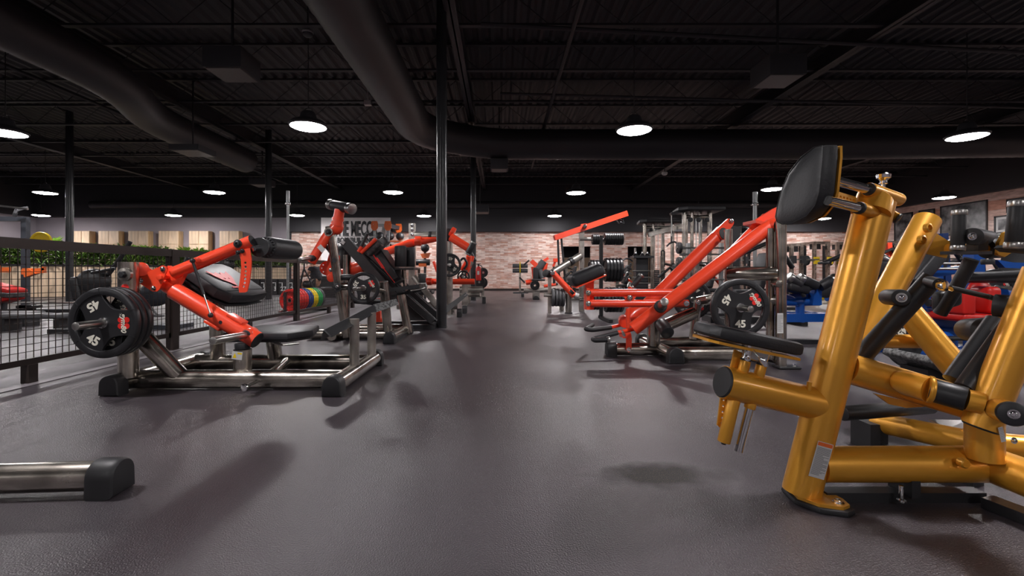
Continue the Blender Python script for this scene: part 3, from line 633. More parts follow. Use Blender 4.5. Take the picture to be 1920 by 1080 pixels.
# ------------------------------------------------------------------ gold machine on the right
def gold_machine():
    t = thing('row_machine', 'large gold painted lever row machine filling the right side, black chest pad', 'gym machine', (1.5,1.7,0))
    def G(name, *g, **k): return P(t, name, GOLD, *g, **k)
    # main upright with foot
    U0, U1 = W(1505,912,1.66), W(1641,378,1.66); ud = (U1-U0).normalized()
    up = G('upright', tube([U0-ud*.02, U1], .0605, 40))
    G('weld_ridge', tube([W(1518,716,1.62), W(1511,760,1.62)], .008, 8), parent=up)
    fx = V((U0.x+.02, 1.64, 0)); out = [(fx.x-.075,1.62),(fx.x-.03,1.555),(fx.x+.045,1.53),(fx.x+.085,1.55),(fx.x+.095,1.60),(fx.x+.07,1.72),(fx.x-.06,1.72)]
    ft = P(t, 'foot_pad', RUBBER, pillow([(x,y,0) for x, y in out], (0,0,.018), .4, 0)); cx, cy = fx.x+.01, 1.63
    G('foot_plate', prism([(cx+(x-cx)*.86, cy+(y-cy)*.86, .016) for x, y in out], (0,0,.012)), tube([(U0.x-.005,1.66,.02), U0+ud*.03], .0605, 40)); P(t, 'foot_bolt', CHROME, bolt((fx.x+.045,1.575,.028), (0,0,1), .012, .012))
    warn_label(t, W(1520,850,1.66)+V((-.006,-.062,0)), V((1,.0,-.28)), ud, .055, .125, 26, parent=up)
    # seat arm
    S0, S1 = W(1356,716,1.62), W(1532,757,1.66); sd = (S1-S0).normalized()
    sa = G('seat_arm', tube([S0, S1], .0565, 40)); P(t, 'arm_end_cap', BLACK, capdisc(S0, -sd, .055), parent=sa)
    v = V((-sd.z*-1, 0, sd.x)) if False else V((.24,0,.97)); v = v.normalized()
    c1, c2 = W(1392,700,1.62), W(1422,708,1.62)
    G('rod_socket', cyl(c1, c1+v*.047, .0175, 20)); G('rod_socket', cyl(c2, c2+v*.046, .0175, 20))
    P(t, 'bushing', RUBBER, cyl(c1+v*.045, c1+v*.052, .018, 20)); P(t, 'bushing', RUBBER, cyl(c2+v*.044, c2+v*.051, .018, 20))
    e1, e2 = W(1377,745,1.62), W(1409,752,1.62)
    G('lower_sleeve', cyl(e1+v*.02, W(1357,829,1.62), .0215, 24)); G('rod_socket', cyl(e2, W(1405,766,1.62), .0185, 20))
    P(t, 'seat_rod', CHROME, tube([W(1405,764,1.62), W(1384,846,1.62)], .0145, 20)); P(t, 'sleeve_plug', BLACK, cyl(W(1357,828,1.62), W(1356,833,1.62), .008, 10))
    ad = [(1352,733),(1363,736),(1358,800),(1350,802),(1344,797)]; M = frame_mat(W(1352,770,1.64), (1,0,0), (0,0,1))
    G('adjuster_strip', sheet([((x-1352)*1.64/F, (770-y)*1.64/F) for x, y in ad], [circ((x-1352)*1.64/F, (770-y)*1.64/F, .004, 8) for x, y in ((1356.5,750),(1355.5,761),(1354.5,772),(1353.5,783),(1352.5,793))], .006, M)); G('adjuster_strip', prism([W(1370,690,1.64), W(1378,655,1.64), W(1392,662,1.64), W(1386,695,1.64)], (0,.008,0)))
    P(t, 'seat_rod', CHROME, tube([c1+v*.05, c1+v*.10], .013, 18)); P(t, 'seat_rod', CHROME, tube([c2+v*.05, W(1438,655,1.62)], .0145, 18))
    # seat
    sx = V((.352,0,-.075)).normalized(); sz = V((.075,0,.352)).normalized(); c = W(1407,636,1.66); c = V((c.x,1.68,c.z))
    q = [c+sx*a+V((0,b,0))-sz*.02 for a, b in ((-.175,-.075),(-.15,-.105),(-.07,-.115),(.0,-.10),(.10,-.085),(.16,-.07),(.178,-.03),(.178,.05),(.16,.085),(.08,.10),(0,.11),(-.09,.115),(-.155,.10),(-.178,.05))]
    P(t, 'seat', VINYL, pillow(q, sz*.045, .38, .3)); G('seat_board', prism([c+(p-c)*.985-sz*.008 for p in q], sz*-.009))
    P(t, 'seat_bracket', KNURL, lathe([(.042,-.012),(.046,-.008),(.046,.008),(.042,.012)], W(1418,652,1.62), (.1,1,0), 28), bar(W(1402,640,1.64), W(1440,652,1.64), .06, .02))
    P(t, 'bracket_bolt', CHROME, bolt(W(1402,671,1.60), (0,-1,0), .008, .006))
    P(t, 'seat_lever', CHROME, tube([W(1411,655,1.58), W(1425,672,1.55)], .003, 8), pillow([W(1421,668,1.55), W(1428,669,1.55), W(1438,680,1.54), W(1440,688,1.54), W(1432,688,1.54), W(1424,678,1.55)], (0,-.006,0), .4, 0))
    # head of the upright and the chest pad
    H0, H1 = W(1629,355,1.60), W(1683,374,1.66); hd = (H1-H0).normalized()
    G('head_tube', lathe([(.0235,0),(.0235,(H1-H0).length),(.0225,(H1-H0).length+.008),(.018,(H1-H0).length+.014),(.01,(H1-H0).length+.017)], H0, hd, 28)); G('rod_socket', cyl(W(1611,390,1.575), W(1640,398,1.62), .021, 24)); G('neck', tube([W(1632,400,1.63), W(1640,374,1.64), W(1650,366,1.645)], [.058,.056,.03], 30))
    R0, R1 = W(1556,336,1.55), W(1630,356,1.605); Q0, Q1 = W(1552,376,1.52), W(1613,391,1.575)
    P(t, 'chest_rod', CHROME, tube([R0, R1], .0155, 24)); P(t, 'chest_rod', CHROME, tube([Q0, Q1], .0155, 24)); P(t, 'bushing', RUBBER, cyl(H0-hd*.004, H0+hd*.006, .0225, 24)); P(t, 'bushing', RUBBER, cyl(W(1609,389.5,1.57), W(1613,390.5,1.575), .021, 24))
    M = frame_mat(W(1585,370,1.575), W(1610,377,1.6)-W(1560,363,1.55), (0,0,1)); G('position_plate', sheet([(-.06,-.012),(.055,-.012),(.055,.006),(.05,.011),(-.06,.011)], [circ(-.045+k*.017, -.004, .0045, 8) for k in range(6)], .006, M))
    kb = W(1656,350,1.64); P(t, 'pull_knob', CHROME, lathe([(.007,-.015),(.007,.008),(.013,.01),(.013,.014),(.010,.016),(.010,.02),(.017,.028),(.021,.03),(.022,.042),(.018,.046),(.004,.044)], kb, (0.03,0,1), 24))
    G('rear_stub', cyl(W(1662,398,1.7), W(1682,409,1.66), .0175, 22)); P(t, 'stub_plug', BLACK, cyl(W(1681,408.5,1.66), W(1686,411,1.655), .019, 22))
    X = 1.052; pr = [(1.53,1.23),(1.575,1.236),(1.64,1.218),(1.70,1.178),(1.738,1.12),(1.755,1.06),(1.76,1.02),(1.748,1.0),(1.71,.986),(1.65,.984),(1.575,1.0),(1.538,1.03),(1.524,1.075),(1.524,1.19)]
    tl = lambda y, z, k=0: V((X+k+(z-1.1)*.10, y, z))
    pd = P(t, 'chest_pad', VINYL, pillow([tl(y, z, .056) for y, z in pr], (-.062,0,0), .3, .25))
    G('pad_board', prism([tl(1.64+(y-1.64)*.985, 1.11+(z-1.11)*.985, .057) for y, z in pr], (.008,0,0)))
    sm = [tl(1.64+(y-1.64)*.985, 1.11+(z-1.11)*.985, -.001) for y, z in pr]; P(t, 'seam', VINYL, tube(sm+[sm[0]], .0022, 6), parent=pd)
    # second column
    K0, K1 = W(1603,668,1.80), W(1738,413,1.98); kd = (K1-K0).normalized()
    k = G('inner_column', tube([K0, K1], .0495, 36)); P(t, 'dark_column_mouth', BLACK, capdisc(K1-kd*.002, kd, .046), parent=k)  # black disc gives the dark inside of the open column top
    for q in ((1736,428),(1725,450)): b = W(*q, 1.90); G('boss', lathe([(.019,0),(.019,.014),(.012,.016),(.011,.006)], b, (.25,-1,.1), 24), parent=k)
    bu = W(1664,557,1.74); bf = W(1690,558,1.62); P(t, 'bumper', RUBBER, cyl(bu, bf, .029, 28)); P(t, 'bumper_washer', LABEL, lathe([(.0165,0),(.0165,.003)], bf, bf-bu, 24)); P(t, 'bumper_bolt', CHROME, bolt(bf+(bf-bu).normalized()*.003, bf-bu, .008, .008))
    bm = frame_mat(W(1667,603,1.74), (.5,0,1), (-1,0,.5)); pet, tx = logo(bm, .03); P(t, 'emblem', LRED, *pet); P(t, 'lettering', WHITE, *tx)
    G('side_plate', prism([W(1730,474,2.0), W(1754,436,2.0), W(1785,456,2.0), W(1775,484,2.0)], (0,.012,0)))
    # stretcher, branch and sleeve
    T0, T1 = W(1590,690,1.66), W(1850,767,1.62); td = (T1-T0).normalized(); G('upper_stretcher', tube([T0, T1], .054, 36))
    G('branch_socket', tube([W(1676,712,1.62), W(1700,718,1.57), W(1745,731,1.50)], [.03,.042,.042], 28)); B0, B1 = W(1744,730,1.50), W(1812,749,1.44)
    P(t, 'pivot_sleeve', BLACK, cyl(B0, B1, .0375, 28, .06)); G('pivot_end', tube([B1, W(1842,757,1.42)], .033, 26)); G('pivot_flange', cyl(W(1738,729,1.505), W(1750,731.5,1.497), .044, 28))
    G('stretcher_gusset', prism([W(1640,738,1.66), W(1700,752,1.66), W(1742,762,1.66), W(1700,765,1.66), W(1668,758,1.66)], (0,.01,0)))
    # near right column and its stub
    N0, N1 = W(1839,800,1.44), W(1958,508,1.40); nd = (N1-N0).normalized(); nc = G('front_column', tube([N0, N1], .0475, 36)); P(t, 'dark_column_mouth', BLACK, capdisc(N0, -nd, .044), parent=nc)  # black disc stands for the shaded hollow of the cut column end
    G('lower_post', tube([W(1846,860,1.58), W(1845,775,1.58)], .0505, 34))
    Z0, Z1 = W(1866,766,1.42), W(1895,775,1.32); G('stub', cyl(Z0, Z1, .0335, 28)); P(t, 'stub_cap', BLACK, cyl(Z1, Z1+(Z1-Z0).normalized()*.02, .034, 28)); P(t, 'stub_bolt', CHROME, bolt(Z1+(Z1-Z0).normalized()*.02, Z1-Z0, .009, .009))
    warn_label(t, W(1868,812,1.40)+V((.004,-.012,0)), V((.6,0,.15)), V((-.15,0,.6)), .014, .045, 8, False)
    # base
    fb = G('base_tube', tube([W(1535,870,1.66), W(1852,870,1.63)], .061, 36)); G('boss', lathe([(.016,-.01),(.016,.008),(.012,.012)], W(1806,868,1.565), (0,-1,0), 20), parent=fb)
    P(t, 'base_runner', BLACK, box(W(1540,0,1.66).x, W(1850,0,1.63).x, 1.63, 1.68, .0, .035), box(1.42,1.45,1.60,1.7,.03,.09)); P(t, 'levelling_bolt', CHROME, cyl((W(1690,0,1.6).x,1.6,.02), (W(1690,0,1.6).x,1.6,.075), .007, 10), lathe([(.014,0),(.014,.006)], (W(1690,0,1.6).x,1.6,.02), (0,0,1), 12))
    G('right_base_tube', tube([W(1850,868,1.63), V((1.78,1.25,.118))], .061, 34)); P(t, 'base_runner', BLACK, bar((1.68,1.60,.02), (1.76,1.25,.02), .06, .036))
    rb = G('rear_base_tube', tube([W(1645,792,2.15), W(1835,832,1.75)], .045, 30)); P(t, 'rear_end_cap', RUBBER, box(W(1613,0,2.15).x, W(1645,0,2.15).x, 2.09, 2.21, 0, .125)); P(t, 'base_runner', BLACK, bar((W(1640,0,2.15).x,2.15,.02), (W(1835,0,1.75).x,1.75,.02), .05, .036))
    G('cross_base_tube', tube([W(1855,835,1.80), W(1960,845,1.72)], .05, 28)); P(t, 'cross_bolt', CHROME, bolt(W(1901,826,1.70), (0,-1,.1), .008, .008))
    P(t, 'foot_tray', KNURL, prism([W(1742,786,2.0), W(1812,788,1.95), W(1818,803,1.85), W(1778,803,1.88)], (0,0,-.006)))
    # braces behind
    G('rear_brace', tube([W(1690,570,2.25), W(1806,706,2.12)], .056, 32)); G('rear_cross', tube([W(1640,640,2.32), W(1730,640,2.28)], .034, 26))
    # black levers
    L0, L1 = W(1612,672,1.74), W(1750,520,1.62); P(t, 'lever', BLACK, tube([L0-(L1-L0)*.35, L1], .032, 28)); P(t, 'lever_joint', BLACK, tube([W(1742,528,1.61), W(1762,533,1.55)], .02, 20))
    j = W(1767,536,1.53); P(t, 'rod_end', CHROME, lathe([(.008,-.012),(.017,-.01),(.019,0),(.017,.010),(.008,.012)], j, (.3,-1,0), 20), tube([j, W(1785,542,1.53)], .009, 12)); P(t, 'link_rod', BLACK, tube([W(1782,540,1.53), W(1856,557,1.50)], .0085, 12)); P(t, 'rod_end', CHROME, tube([W(1852,556,1.50), W(1864,560,1.50)], .009, 12))
    P(t, 'foot_bar', BLACK, cyl(W(1579,775,1.95), W(1745,762,2.05), .031, 28, .1))
    # right levers with roller housing
    a, b = W(1862,572,1.50), W(1905,576,1.46); P(t, 'pivot_drum', RUBBER, cyl(a, b, .036, 30)); P(t, 'drum_washer', CHROME, cyl(b, W(1912,577,1.45), .022, 20)); G('drum_arm', tube([W(1910,577,1.45), W(1965,574,1.42)], .02, 20))
    P(t, 'twin_lever', BLACK, tube([W(1866,600,1.60), W(1785,712,1.58)], .0265, 24)); P(t, 'twin_lever', BLACK, tube([W(1900,600,1.50), W(1808,728,1.47)], .0265, 24))
    G('short_column', tube([W(1880,590,1.66), W(1830,720,1.66)], .018, 20)); G('ball_end', ball(W(1858,620,1.66), .026, 16, (1,1,1.2)), cyl(W(1850,622,1.66), W(1885,612,1.68), .024, 20)); P(t, 'counter_drum', RUBBER, cyl(W(1815,618,1.95), W(1850,618,1.72), .045, 28))
    # handles
    h1a, h1b = W(1795,470,1.75), W(1799,394,1.75); grip(h1a, h1b, .0215, t); P(t, 'handle_bracket', BLACK, bar(W(1777,474,1.75), W(1845,474,1.80), .05, .012), bar(W(1832,470,1.78), W(1832,450,1.78), .04, .045, (0,1,0)))
    P(t, 'stop_roller', RUBBER, cyl(W(1823,443,1.72), W(1852,447,1.92), .032, 28)); P(t, 'roller_bolt', CHROME, bolt(W(1822,443,1.715), (-.2,-1,0), .010, .01)); P(t, 'roller_shaft', KNURL, tube([W(1852,446,1.9), W(1882,443,1.9)], .014, 16))
    G('handle_tube', tube([W(1778,466,1.85), W(1856,467,1.85)], .019, 20)); P(t, 'pivot_block', BLACK, cyl(W(1848,466,1.85), W(1880,465,1.85), .04, 24))
    cam = [(1872,478),(1874,455),(1885,436),(1905,428),(1940,428),(1940,442),(1915,446),(1902,458),(1895,475),(1884,482)]
    G('cam_bracket', prism([W(x,y,1.72) for x, y in cam], (0,.014,0))); h2a, h2b = W(1900,466,1.50), W(1909,377,1.50); grip(h2a, h2b, .0225, t); P(t, 'handle_bracket', BLACK, pillow([W(1882,464,1.52), W(1888,459,1.52), W(1945,462,1.48), W(1945,476,1.48), W(1895,472,1.52)], (0,.04,0), .3, 0)); P(t, 'handle_bolt', CHROME, bolt(W(1918,450,1.5), (-1,-.3,0), .009, .012))
    P(t, 'swing_arm', BLACK, tube(bend([W(1822,486,1.85), W(1790,545,1.9), W(1762,588,1.95)], .05), .024, 20)); P(t, 'swing_rod', BLACK, tube([W(1800,520,1.95), W(1960,512,1.9)], .017, 16)); P(t, 'swing_plate', BLACK, rbox(W(1775,560,1.95), (1,0,.3), (0,1,0), (0,0,1), .10, .05, .08, .015, 2))
gold_machine()

# ------------------------------------------------------------------ red lever machine right of the aisle
def lever_machine():
    t = thing('lever_machine', 'red lever machine right of the aisle with tilted black pad and long parallel bars', 'gym machine', (1.7,4.5,0))
    def R(n, *g, **k): return P(t, n, RED, *g, **k)
    def S(n, *g, **k): return P(t, n, STEEL, *g, **k)
    XC = 1.57
    S('cross_tube', tube([(XC,4.2,.066), (XC,5.1,.066)], .058, 26)); S('near_rail', tube([(XC,4.30,.066), (2.42,4.28,.066)], .062, 26)); S('far_rail', tube([(XC,5.03,.066), (2.42,5.03,.066)], .056, 26)); S('front_stub', tube([(1.12,4.55,.066), (XC,4.55,.066)], .06, 26))
    for o, d in (((XC,4.2,0),(0,-1,0)), ((XC,5.1,0),(0,1,0)), ((1.12,4.55,0),(-1,0,0))): P(t, 'end_cap', RUBBER, foot_cap(o, d, .14, .145, .08))
    for x in (1.78, 1.62): P(t, 'rail_bolt', CHROME, bolt((x,4.24,.07), (0,-1,0), .014, .012))
    S('pivot_post', tube([W(1225,648,4.55), W(1226,598,4.55)], .063, 26)); P(t, 'stub_cap', BLACK, cyl(W(1240,607,4.45), W(1252,625,4.3), .062, 26))
    S('inclined_tube', tube([W(1240,613,4.45), W(1300,587,4.6)], .062, 26)); S('link_post', tube([W(1299,636,5.0), W(1309,563,5.0)], .042, 22)); P(t, 'post_bolt', CHROME, bolt(W(1310,566,4.94), (0,-1,0), .02, .02))
    S('load_arm', tube(bend([W(1309,565,5.0), W(1335,560,4.9), W(1370,563,4.3), W(1464,563,4.02)], .2), .052, 24))
    S('cross_beam', cyl(W(1364,513,4.25), W(1460,513,4.0), .062, 26)); P(t, 'collar', BLACK, cyl(W(1396,513,4.2), W(1404,513,4.18), .07, 26))
    S('rear_upright', tube([V((W(1366,0,4.7).x,4.7,.06)), W(1366,430,4.7)], .045, 24, .8, (0,1,0)))
    x = W(1467,0,3.96).x; up = S('main_upright', tube([(x,3.98,.02), (x,3.98,1.26)], .052, 28, .75, (0,1,0))); P(t, 'foot_plate', BLACK, rbox((x+.03,3.95,.012), (1,0,0), (0,1,0), (0,0,1), .19, .12, .022, .01, 2)); P(t, 'foot_bolt', CHROME, bolt((x+.085,3.93,.022), (0,0,1), .014, .015)); S('side_upright', tube([(x-.045,4.06,.06), (x-.045,4.06,1.2)], .035, 20)); P(t, 'base_link', STEEL, tube([(2.38,4.28,.07), (x,4.02,.07)], .05, 22))
    warn_label(t, V((x-.04,3.925,HC-(606-CY)*3.93/F)), (1,0,0), (0,0,1), .05, .17, 24, False, parent=up); S('upright_boss', cyl((x-.05,3.92,HC-(532-CY)*3.96/F), (x-.05,4.0,HC-(532-CY)*3.96/F), .03, 20))
    # long arms
    A0, A1 = W(1187,598,4.95), W(1353,434,4.95); ad = (A1-A0).normalized(); a = R('rear_arm', tube([A0, A1], .068, 30)); nn = V((.35,-.85,.1)); R('mitre_end', cyl(A1-ad*.05, A1-ad*.05+nn*.075, .066, 28, .04)); P(t, 'arm_end_cap', BLACK, capdisc(A1-ad*.05+nn*.076, nn, .062), parent=a)
    R('arm_ear', prism([W(1336,437,4.9), W(1365,410,4.9), W(1372,410,4.9), W(1376,415,4.9), W(1376,420,4.9), W(1358,445,4.9)], (0,.03,0))); P(t, 'ear_bolt', CHROME, bolt(W(1371,414,4.89), (0,-1,0), .016, .012))
    B0, B1 = W(1187,617,4.25), W(1447,422,4.1); bd = (B1-B0).normalized(); b = R('front_arm', tube([B0, B1], .062, 32)); nn = V((.35,-.85,-.1)); R('mitre_end', cyl(B1, B1+nn*.07, .061, 28, .04)); P(t, 'arm_end_cap', BLACK, capdisc(B1+nn*.071, nn, .057), parent=b); R('arm_branch', tube([B0.lerp(B1,.66), W(1436,408,4.3)], .045, 26))
    P(t, 'arm_peg', KNURL, cyl(W(1238,575,4.2), W(1246,566,3.85), .034, 24)); P(t, 'peg_collar', RUBBER, cyl(W(1237,576.5,4.22), W(1239,574,4.12), .055, 24))
    R('yoke', prism([W(1417,412,4.15), W(1452,390,4.15), W(1462,388,4.15), W(1450,418,4.15), W(1440,422,4.15)], (0,.03,0)), prism([W(1417,412,4.15), W(1446,418,4.05), W(1446,424,4.05), W(1417,418,4.15)], (0,.22,0)), prism([W(1452,412,4.05), W(1476,420,4.05), W(1460,434,4.05), W(1446,424,4.05)], (0,.05,0)), prism([W(1450,392,4.4), W(1462,386,4.4), W(1470,412,4.4), W(1452,412,4.4)], (0,.03,0)), prism([W(1446,418,4.08), W(1475,420,4.08), W(1475,416,4.4), W(1446,412,4.4)], (0,0,-.01)))
    # parallel bars, pad bracket
    for yy in (549, 569):
        q = R('parallel_bar', tube([W(1100,yy,4.5), W(1290,yy,4.5)], .037, 24))
        for xx in (1103, 1287): P(t, 'bar_bolt', CHROME, bolt(W(xx,yy,4.46), (0,-1,0), .018, .014), parent=q)
    R('pad_bracket', bar(W(1104,520,4.62), W(1104,580,4.62), .085, .09, (0,1,0)), bar(W(1102,540,4.5), W(1102,580,4.5), .03, .06, (0,1,0)))
    ax = V((1,0,.42)).normalized(); az = V((-.42,0,1)).normalized(); pp = W(1102,516,4.5); pd = P(t, 'pad', VINYL, rbox(pp+V((0,.12,0)), ax, (0,1,0), az, .335, .34, .125, .045, 5)); R('pad_board', bar(pp+V((0,.12,0))-az*.065-ax*.155, pp+V((0,.12,0))-az*.065+ax*.16, .32, .012))
    R('vertical_strut', tube([W(1177.5,578,4.5), W(1177.5,630,4.5)], .020, 18)); R('fork', prism([W(1168,625,4.47), W(1174,621,4.47), W(1181,621,4.47), W(1184,628,4.47), W(1184,634,4.47), W(1168,634,4.47)], (0,.14,0)), prism([W(1174,634,4.46), W(1185,634,4.46), W(1184,655,4.46), W(1179,661,4.46), W(1174,656,4.46)], (0,.012,0))); P(t, 'fork_bolt', CHROME, bolt(W(1179,655,4.45), (0,-1,0), .014, .012)); P(t, 'strut_joint', CHROME, bolt(W(1181,558.5,4.46), (0,-1,0), .018, .014)); R('strut_lug', prism([W(1170,556,4.48), W(1193,556,4.48), W(1186,565,4.48), W(1176,565,4.48)], (0,.03,0)))
    R('pivot_housing', tube([W(1176,600,4.85), W(1186,590,4.9), W(1207,577,4.95)], [.05,.085,.075], 24), cyl(W(1170,600,4.75), W(1172,604,4.6), .06, 20))
    # bent handles
    R('handle_arm', tube([W(1168,608,4.7), W(1145,614,4.6)], .018, 16)); grip(W(1145,614,4.6), W(1146,613.7,4.6), .02, t, False, KNURL, name='collar_ring')
    P(t, 'handle', RUBBER, tube(bend([W(1146,614,4.6), W(1110,619,4.55), W(1098,617,4.55), W(1111,609,4.9)], .05, 5), .022, 18))
    R('handle_arm', tube([W(1188,617,4.3), W(1157,624,4.2)], .018, 16)); P(t, 'handle', RUBBER, tube(bend([W(1157,624,4.2), W(1120,634,4.1), W(1112,636,4.1), W(1116,638,3.98), W(1139,637,3.95)], .03, 4), .022, 18)); P(t, 'handle_end', KNURL, cyl(W(1138,637,3.95), W(1143.5,636.5,3.95), .026, 18)); P(t, 'band_hook', CHROME, pillow([W(1164,619,4.1), W(1168,619,4.1), W(1173,628,4.1), W(1170,632,4.1), W(1167,628,4.1)], (0,-.01,0), .3, 0))
    R('grip_stub', cyl(W(1180,544,4.8), W(1186,538,4.8), .03, 18)); grip(W(1184,540,4.8), W(1203,515,4.8), .03, t)
    pc = W(1387,577,3.56); P(t, 'plate_peg', KNURL, cyl(V((pc.x,3.95,pc.z)), V((pc.x+.01,3.42,pc.z)), .0245, 24)); pf = W(1298,562,5.35); P(t, 'plate_peg', KNURL, cyl(pf+V((0,-.3,0)), pf+V((0,.12,0)), .0245, 16))
    return pc, pf
pc, pf = lever_machine()
plate('45', .45, (pc.x+.005, 3.57, pc.z), 'black 45 plate on the red lever machine behind the gold seat', math.radians(30))
plate('45', .45, (pf.x, pf.y, pf.z), 'black plate on the far side of the red lever machine', math.radians(-50))

# ------------------------------------------------------------------ tall machine with the chrome ended roller (left of the column)
def glute_machine():
    t = thing('glute_machine', 'raw steel upright machine with red bent arm topped by a black chrome ended roller', 'gym machine', (-1.6,5.6,0))
    S = lambda n, *g, **k: P(t, n, STEEL, *g, **k); R = lambda n, *g, **k: P(t, n, RED, *g, **k)
    XR_ = -1.28; zb = .066
    S('front_rail', tube([(-2.35,5.68,zb), (XR_,5.68,zb)], .06, 26)); S('rear_rail', tube([(-2.2,6.35,zb), (XR_+.03,6.35,zb)], .05, 22)); S('cross_tube', tube([(XR_,5.4,zb), (XR_+.03,6.25,zb)], .056, 26)); S('left_cross_tube', tube([(-2.0,5.5,zb), (-2.0,6.4,zb)], .056, 26))
    P(t, 'end_cap', RUBBER, foot_cap((XR_,5.4,0), (0,-1,0), .135, .135)); P(t, 'end_cap', RUBBER, foot_cap((XR_+.03,6.25,0), (0,1,0), .135, .135)); P(t, 'base_runner', BLACK, box(XR_-.02, XR_+.06, 5.4, 6.3, 0, .035), box(-2.3, XR_, 5.66, 5.70, 0, .02))
    a = W(650,605,5.55); a.z = .05; up = S('main_upright', tube([a, W(618,424,5.4)], .056, 26, .9, (0,1,0)))
    P(t, 'pivot_nut', BLACK, lathe([(.035,0),(.035,.03),(.02,.05)], W(617,435,5.34), (-.1,-1,0), 6), parent=up); S('bearing', lathe([(.05,0),(.05,.02)], W(617,435,5.345), (-.1,-1,0), 20), parent=up); P(t, 'hole', BLACK, lathe([(.028,0),(.028,.004)], W(627,488,5.35), (0,-1,0), 18), parent=up)
    S('second_upright', tube([W(727,620,5.6), W(719,528,5.5)], .06, 26, .9, (0,1,0))); S('third_upright', tube([W(766,624,6.15), W(752,552,6.1)], .06, 26, .9, (0,1,0)))
    S('plate_stub', cyl(W(640,537,5.42), W(662,537,5.42), .045, 22)); P(t, 'lock_knob', BLACK, cyl(W(632,537,5.3), W(634,537,5.42), .042, 14), bar(W(628,548,5.32), W(640,540,5.32), .02, .03)); P(t, 'knob_center', CHROME, bolt(W(632,537,5.295), (0,-1,0), .014, .01))
    x = W(683,540,5.3); P(t, 'plate_peg', KNURL, cyl((x.x,5.55,x.z), (x.x-.02,5.02,x.z), .0245, 20)); S('peg_mount', tube([(x.x,5.42,x.z), W(722,545,5.5)], .04, 18)); 
    # red arm
    A, B, D_ = W(583,492,5.35), W(612,444,5.38), W(634,418,5.42)
    lo = R('lower_arm', tube(bend([A, B, D_], .05), .054, 26)); P(t, 'arm_end_cap', BLACK, capdisc(A, A-B, .05), parent=lo); R('arm_joint', ball(W(632,424,5.42), .085, 16, (.9,.8,1.2)))
    R('upper_arm', tube([W(632,424,5.4), W(637,393,5.4)], .058, 26), tube([W(633,414,5.4), W(634,409,5.4)], .066, 26))
    ro = P(t, 'roller', VINYL, cyl(W(622,384,5.5), W(657,391,5.3), .060, 28, .06)); P(t, 'end_ring', KNURL, cyl(W(618.5,383,5.52), W(625,384.5,5.48), .063, 28, .06), parent=ro); P(t, 'end_ring', KNURL, cyl(W(654,390.4,5.32), W(660.5,392,5.28), .063, 28, .06), parent=ro)
    P(t, 'sticker', LABEL, bar(W(598,461,5.30), W(607,471,5.30), .055, .003, (0,1,0)), parent=lo)
    P(t, 'handle', KNURL, cyl(W(562,487,5.0), W(585,484,5.3), .024, 18)); P(t, 'handle_collar', BLACK, cyl(W(583,484,5.27), W(588,484,5.33), .036, 18))
    R('cam_plate', prism([W(620,465,5.5), W(608,510,5.5), W(612,518,5.5), W(632,520,5.5), W(634,480,5.5)], (0,.06,0)), cyl(W(621,521,5.5), W(621,521,5.75), .05, 20)); R('toothed_wheel', sheet(circ(0,0,.085,24), [circ(.06*math.cos(q*PI/4), .06*math.sin(q*PI/4), .010, 8) for q in range(8)], .02, XZ(W(613,503,5.56)))); P(t, 'plate_bolt', CHROME, bolt(W(620,506,5.5), (0,-1,0), .016, .012))
    P(t, 'damper', BLACK, tube([W(606,455,5.5), W(626,480,5.5)], .022, 14)); P(t, 'cross_grip', BLACK, cyl(W(640,520,5.5), W(660,520,5.5), .035, 18))
    P(t, 'seat', VINYL, rbox(W(700,566,5.75), (1,0,-.08), (0,1,0), (.08,0,1), .42, .3, .06, .025))
    return x
x35 = glute_machine()
plate('35', .365, (x35.x, 5.28, x35.z), 'black 35 plate in front of the roller topped machine', math.radians(-60+90))
